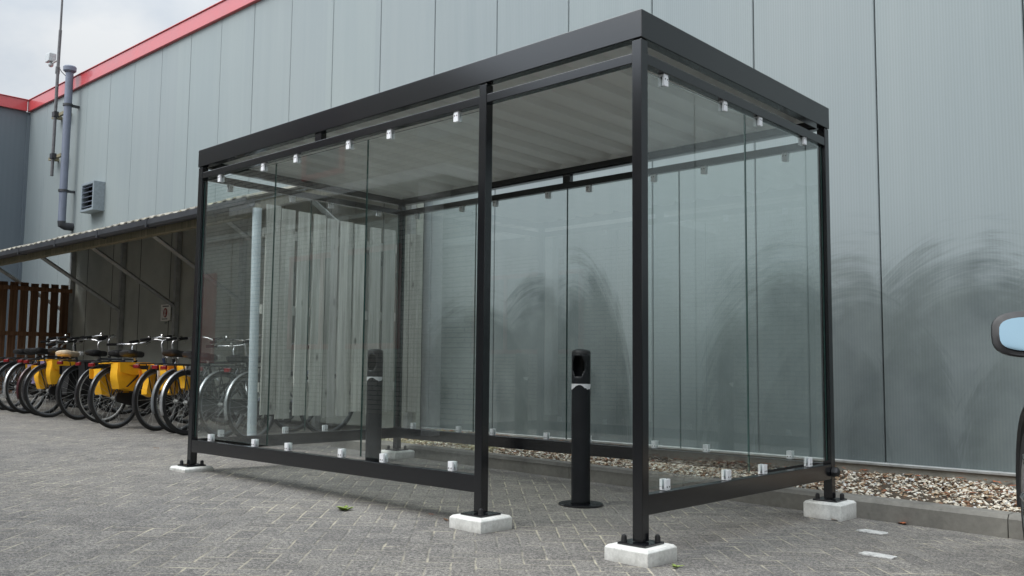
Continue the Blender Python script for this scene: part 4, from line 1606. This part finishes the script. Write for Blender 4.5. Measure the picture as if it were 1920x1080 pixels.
# ------------------------------------------------------------------ brick building across the yard (mirrored in the glass)
BY = -4.40
br = thing("brick_building", (-8, BY, 0), "brick building with red window frames mirrored in the shelter's front glass", "building")
b = MB()
b.box(-6.6, 6.5, -12, BY, -0.2, 3.75)
b.box(-17.5, -6.6, -12, BY, -0.2, 5.0)
b.build("wall", 'brick', br, smooth=0)
b = MB()
b.box(-6.58, 6.55, BY - 0.3, BY + 0.05, 3.751, 3.92)
b.box(-17.55, -6.6, BY - 0.3, BY + 0.05, 5.001, 5.15)
b.build("roof_edge", 'galv', br, smooth=0)
b = MB()
b.box(-8.6, -4.42, BY + 0.001, -2.84, 2.79, 2.90)
can = b.build("canopy", simple("canopy_edge", (0.82, 0.82, 0.80), 0.6), br, smooth=0)
b = MB()
b.box(-8.58, -4.44, BY + 0.002, -2.86, 2.785, 2.7898)
b.build("soffit", 'brick', can, smooth=0)
for xx in (-4.80, -6.45):
    b = MB()
    b.box(xx - 0.07, xx + 0.07, -3.13, -2.99, gz(xx, -3) - 0.02, 2.60)
    b.box(xx - 0.12, xx + 0.12, -3.18, -2.94, 2.60, 2.784)
    b.build("column", simple("pale_column", (0.80, 0.80, 0.78), 0.6), br, smooth=0)


def red_window(x0, x1, z0, z1, mull, door=False):
    t_ = 0.075
    bb = MB()
    y0, y1 = BY + 0.001, BY + 0.05
    bb.box(x0, x1, y0, y1, z0, z0 + t_)
    bb.box(x0, x1, y0, y1, z1 - t_, z1)
    bb.box(x0, x0 + t_, y0, y1, z0 + t_, z1 - t_)
    bb.box(x1 - t_, x1, y0, y1, z0 + t_, z1 - t_)
    for m_ in mull:
        bb.box(m_ - t_ / 2, m_ + t_ / 2, y0, y1, z0 + t_, z1 - t_)
    f_ = bb.build("door" if door else "window", 'redframe', br, smooth=0)
    bb = MB()
    bb.box(x0 + t_ / 2, x1 - t_ / 2, BY + 0.004, BY + 0.02, z0 + t_ / 2, z1 - t_ / 2)
    bb.build("panel" if door else "pane", 'redframe' if door else 'carglass', f_, smooth=0)


red_window(-9.45, -6.9, 1.06, 2.45, (-8.62,))
red_window(-9.2, -8.2, 3.58, 4.8, ())
red_window(-12.15, -11.65, 0.85, 2.35, (), True)


# ------------------------------------------------------------------ black car at the right edge
def car():
    hdg = rad(21.1)
    # mirror outer edge sits near (1.36, 0.18, 0.96); local: x forward, y left, z up, origin mid-wheelbase on the ground
    org = Vector((1.388, 0.20, 0)) - Matrix.Rotation(rad(90) + hdg, 3, 'Z') @ Vector((0.62, 1.055, 0))
    root = thing("car", (org.x, org.y, gz(1.9, -0.5)), "black car at the right edge, only its wing mirror and front fender in view", "car")
    ORG[root.name] = (0, 0, 0)
    root.rotation_euler = (0, 0, rad(90) + hdg)
    # stations: x, half width, z bottom, z shoulder, top z (bonnet or beltline)
    st = [(2.05, 0.50, 0.34, 0.50, 0.60), (2.00, 0.66, 0.26, 0.54, 0.66), (1.85, 0.79, 0.22, 0.60, 0.73), (1.55, 0.865, 0.20, 0.66, 0.80),
          (1.25, 0.880, 0.20, 0.69, 0.86), (0.95, 0.870, 0.20, 0.70, 0.91), (0.6, 0.860, 0.20, 0.71, 0.95), (0.0, 0.860, 0.20, 0.72, 0.97),
          (-0.8, 0.865, 0.20, 0.74, 0.99), (-1.4, 0.875, 0.22, 0.77, 1.01), (-1.8, 0.84, 0.26, 0.78, 1.02), (-2.05, 0.74, 0.36, 0.74, 0.98)]
    bb = MB()
    prof_n = 10
    vs = []
    for x_, hw, zb, zs, zt in st:
        sec = [(-hw * 0.80, zb), (-hw * 0.97, zb + 0.06), (-hw, (zb + zs) / 2), (-hw * 0.995, zs), (-hw * 0.90, zt - 0.02), (-hw * 0.80, zt)]
        full = sec + [(-y_, z_) for y_, z_ in sec[::-1]]
        vs += [(x_, y_, z_) for y_, z_ in full]
    n_ = 12
    fs = []
    for i in range(len(st) - 1):
        for q in range(n_):
            fs.append((i * n_ + q, (i + 1) * n_ + q, (i + 1) * n_ + (q + 1) % n_, i * n_ + (q + 1) % n_))
    fs.append(tuple(range(n_)))
    fs.append(tuple((len(st) - 1) * n_ + q for q in range(n_ - 1, -1, -1)))
    bb.add(vs, fs)
    bo = bb.build("body", 'carpaint', root, smooth=60)
    sb = bo.modifiers.new("round", 'SUBSURF')
    sb.levels = 2
    sb.render_levels = 2
    # cabin
    bb = MB()
    cab = [(0.95, 0.70, 0.90), (0.35, 0.62, 1.30), (-0.2, 0.60, 1.43), (-1.0, 0.60, 1.44), (-1.65, 0.58, 1.34), (-2.0, 0.66, 0.99)]
    vs = []
    for x_, hw, zt in cab:
        zb = 0.88
        vs += [(x_, -0.79, zb), (x_, -hw - 0.04, zt - 0.06 if zt > 1.0 else zt), (x_, -hw + 0.1, zt), (x_, hw - 0.1, zt), (x_, hw + 0.04, zt - 0.06 if zt > 1.0 else zt), (x_, 0.79, zb)]
    fs = []
    for i in range(len(cab) - 1):
        for q in range(6):
            fs.append((i * 6 + q, (i + 1) * 6 + q, (i + 1) * 6 + (q + 1) % 6, i * 6 + (q + 1) % 6))
    fs += [tuple(range(6)), tuple(5 * 6 + q for q in range(5, -1, -1))]
    bb.add(vs, fs)
    bb.build("cabin_glass", 'carglass', root, smooth=30, bevel=0.02)
    bb = MB()
    bb.hexa([(-1.55, -0.52, 1.425), (0.15, -0.52, 1.39), (0.15, 0.52, 1.39), (-1.55, 0.52, 1.425), (-1.5, -0.48, 1.465), (0.1, -0.5, 1.44), (0.1, 0.5, 1.44), (-1.5, 0.48, 1.465)])
    bb.build("roof", 'carpaint', root, smooth=0, bevel=0.02)
    for xw in (1.30, -1.30):
        for s in (-1, 1):
            bb = MB()
            y0 = s * 0.80
            bb.lathe([(0.20, -0.09), (0.30, -0.10), (0.318, -0.07), (0.32, 0.0), (0.318, 0.07), (0.30, 0.095), (0.20, 0.085)], 40, (xw, y0, 0.32), 0, 'y')
            wh = bb.build("wheel", 'rubber', root)
            bb = MB()
            for q in range(5):
                a_ = 2 * math.pi * q / 5
                bb.tube([(xw, y0 + s * 0.085, 0.32), (xw + 0.2 * math.cos(a_), y0 + s * 0.088, 0.32 + 0.2 * math.sin(a_))], 0.022, 6)
            bb.tube([(xw + 0.205 * math.cos(2 * math.pi * q / 32), y0 + s * 0.09, 0.32 + 0.205 * math.sin(2 * math.pi * q / 32)) for q in range(32)], 0.012, 6, 0, True)
            bb.build("rim", 'steel', wh)
            # flared black arch moulding
            bb = MB()
            bb.tube([(xw + 0.375 * math.cos(rad(-12 + 204 * q / 22)), s * 0.868, 0.33 + 0.375 * math.sin(rad(-12 + 204 * q / 22))) for q in range(23)], 0.032, 8)
            bb.build("arch_moulding", 'black', root)
    for s in (-1, 1):
        bb = MB()
        # mirror housing: rounded shell, glass on its rear face
        c0 = Vector((0.62, s * 0.965, 0.982))
        k, vs = 28, []
        for dx, sc_ in ((-0.045, 0.93), (-0.040, 1.0), (0.0, 1.0), (0.04, 0.86), (0.075, 0.55), (0.085, 0.2)):
            for q in range(k):
                a_ = 2 * math.pi * q / k
                ca, sa = math.cos(a_), math.sin(a_)
                ex = 0.62
                yy = 0.125 * sc_ * math.copysign(abs(ca) ** ex, ca)
                zz = 0.078 * sc_ * math.copysign(abs(sa) ** ex, sa) * (1.0 + 0.10 * math.copysign(1, 1) * (-s * 0 + (-yy * s) / 0.125 * 0.6))
                vs.append((c0.x + dx + 0.26 * zz, c0.y + yy, c0.z + zz * 1.06))
        fs = []
        for i in range(5):
            fs += [(i * k + q, i * k + (q + 1) % k, (i + 1) * k + (q + 1) % k, (i + 1) * k + q) for q in range(k)]
        fs += [tuple(range(k - 1, -1, -1)), tuple(5 * k + q for q in range(k))]
        bb.add(vs, fs)
        bb.box(c0.x - 0.02, c0.x + 0.05, min(s * 0.80, s * 0.86), max(s * 0.80, s * 0.86), 0.895, 0.945)
        mo = bb.build("wing_mirror", 'black', root, smooth=40)
        bb = MB()
        vs = []
        for q in range(k):
            a_ = 2 * math.pi * q / k
            ca, sa = math.cos(a_), math.sin(a_)
            ex = 0.6
            yy = 0.104 * math.copysign(abs(ca) ** ex, ca)
            zz = 0.060 * math.copysign(abs(sa) ** ex, sa) * (1.0 + 0.06 * (-yy * s) / 0.104)
            vs.append((c0.x - 0.046 + 0.26 * zz, c0.y + yy, c0.z + zz))
        front = [(x_ - 0.004 - (z_ - c0.z + 0.06) * -0.0, y_, z_) for x_, y_, z_ in vs]
        bb.add(vs + front, [tuple(range(k)), tuple(k + q for q in range(k - 1, -1, -1))] + [(q, k + q, k + (q + 1) % k, (q + 1) % k) for q in range(k)])
        bb.build("mirror_glass", 'mirror', mo, smooth=0)
        bb = MB()
        bb.ball((1.86, s * 0.60, 0.63), (0.15, 0.14, 0.07), 14, 8)
        bb.build("headlight", 'lamp', root)
        bb = MB()
        bb.ball((-1.98, s * 0.60, 0.82), (0.06, 0.14, 0.09), 14, 8)
        bb.build("tail_light", 'reflector', root)


car()

# ------------------------------------------------------------------ small things on the paving
for i, (cx_, cy_, lx, ly, lab) in enumerate(((0.35, 1.635, 0.072, 0.050, "worn white paint mark on the paving nearer the kerb"),
                                             (0.62, 1.00, 0.082, 0.046, "worn white paint mark on the paving farther from the kerb"))):
    b = MB()
    rnd = random.Random(i + 20)
    poly = []
    for q in range(20):
        a = 2 * math.pi * q / 20
        ca, sa = math.cos(a), math.sin(a)
        k = 1 + rnd.uniform(-0.12, 0.10)
        xx = cx_ + lx * k * math.copysign(abs(ca) ** 0.5, ca)
        yy = cy_ + ly * k * math.copysign(abs(sa) ** 0.5, sa)
        poly.append((xx, yy, gz(xx, yy) + 0.001))
    b.prism(poly, (0, 0, 0.004))
    mk = b.build("paint_mark", 'mark', None, smooth=0, org=(cx_, cy_, gz(cx_, cy_)))
    mk.location = (cx_, cy_, gz(cx_, cy_))
    tag(mk, lab, "road marking", "white marks on the paving")


def weed(x, y, n, s, label):
    z = gz(x, y)
    b = MB()
    rnd = random.Random(int(x * 100) + 3)
    for i in range(n):
        a = rnd.uniform(0, 6.28)
        l = s * rnd.uniform(0.6, 1.2)
        w = l * 0.22
        r0 = rnd.uniform(0, s * 0.35)
        bx, by = x + r0 * math.cos(a + 1), y + r0 * math.sin(a + 1)
        ca, sa = math.cos(a), math.sin(a)
        hgt = rnd.uniform(0.25, 0.8)
        pts = [(0, 0, 0), (0.5, -1, 0.5), (1.0, 0, 0.6), (0.5, 1, 0.5)]
        b.add([(bx + p * l * ca - q * w * sa, by + p * l * sa + q * w * ca, z + r * l * hgt + 0.002) for p, q, r in pts], [(0, 1, 2, 3)])
    o_ = b.build("weed_tuft", 'green', None, smooth=0, org=(x, y, z))
    o_.location = (x, y, z)
    tag(o_, label, "weed", "weeds in the paving")


weed(-1.86, -0.18, 46, 0.042, "small bright green weed growing between the pavers before the glass")
weed(0.16, 0.02, 12, 0.03, "tiny weed beside the nearest white footing")
rnd = random.Random(11)


def leaf(x, y, s, m, label):
    b = MB()
    z = gz(x, y)
    a = rnd.uniform(0, 6.28)
    ca, sa = math.cos(a), math.sin(a)
    pts = [(-1, 0, 0.05), (-0.4, -0.45, 0.3), (0.4, -0.4, 0.25), (1.1, 0, 0.5), (0.4, 0.4, 0.2), (-0.4, 0.45, 0.35)]
    b.add([(x + (p * ca - q * sa) * s, y + (p * sa + q * ca) * s, z + 0.003 + r * s * 0.7) for p, q, r in pts], [(0, 1, 2, 5), (2, 3, 4), (2, 4, 5)])
    o_ = b.build("fallen_leaf", m, None, smooth=0, org=(x, y, z))
    o_.location = (x, y, z)
    tag(o_, label, "leaf", "fallen leaves on the paving")


leaf(-1.28, 0.04, 0.022, 'leaf', "brown leaf beside the middle post's footing")
leaf(-1.46, 0.10, 0.016, 'leafred', "small rusty leaf a little left of the middle footing")
leaf(0.36, 2.055, 0.040, 'leafred', "orange leaf lying in the gutter under the kerb")
leaf(0.06, 2.05, 0.026, 'leaf', "dark leaf tucked between the right rear footing and kerb")
leaf(0.05, 1.85, 0.022, 'leaf', "brown leaf at the foot of the tall right footing")
leaf(-5.6, 0.55, 0.03, 'leaf', "brown leaf on the open paving in front of the bicycles")
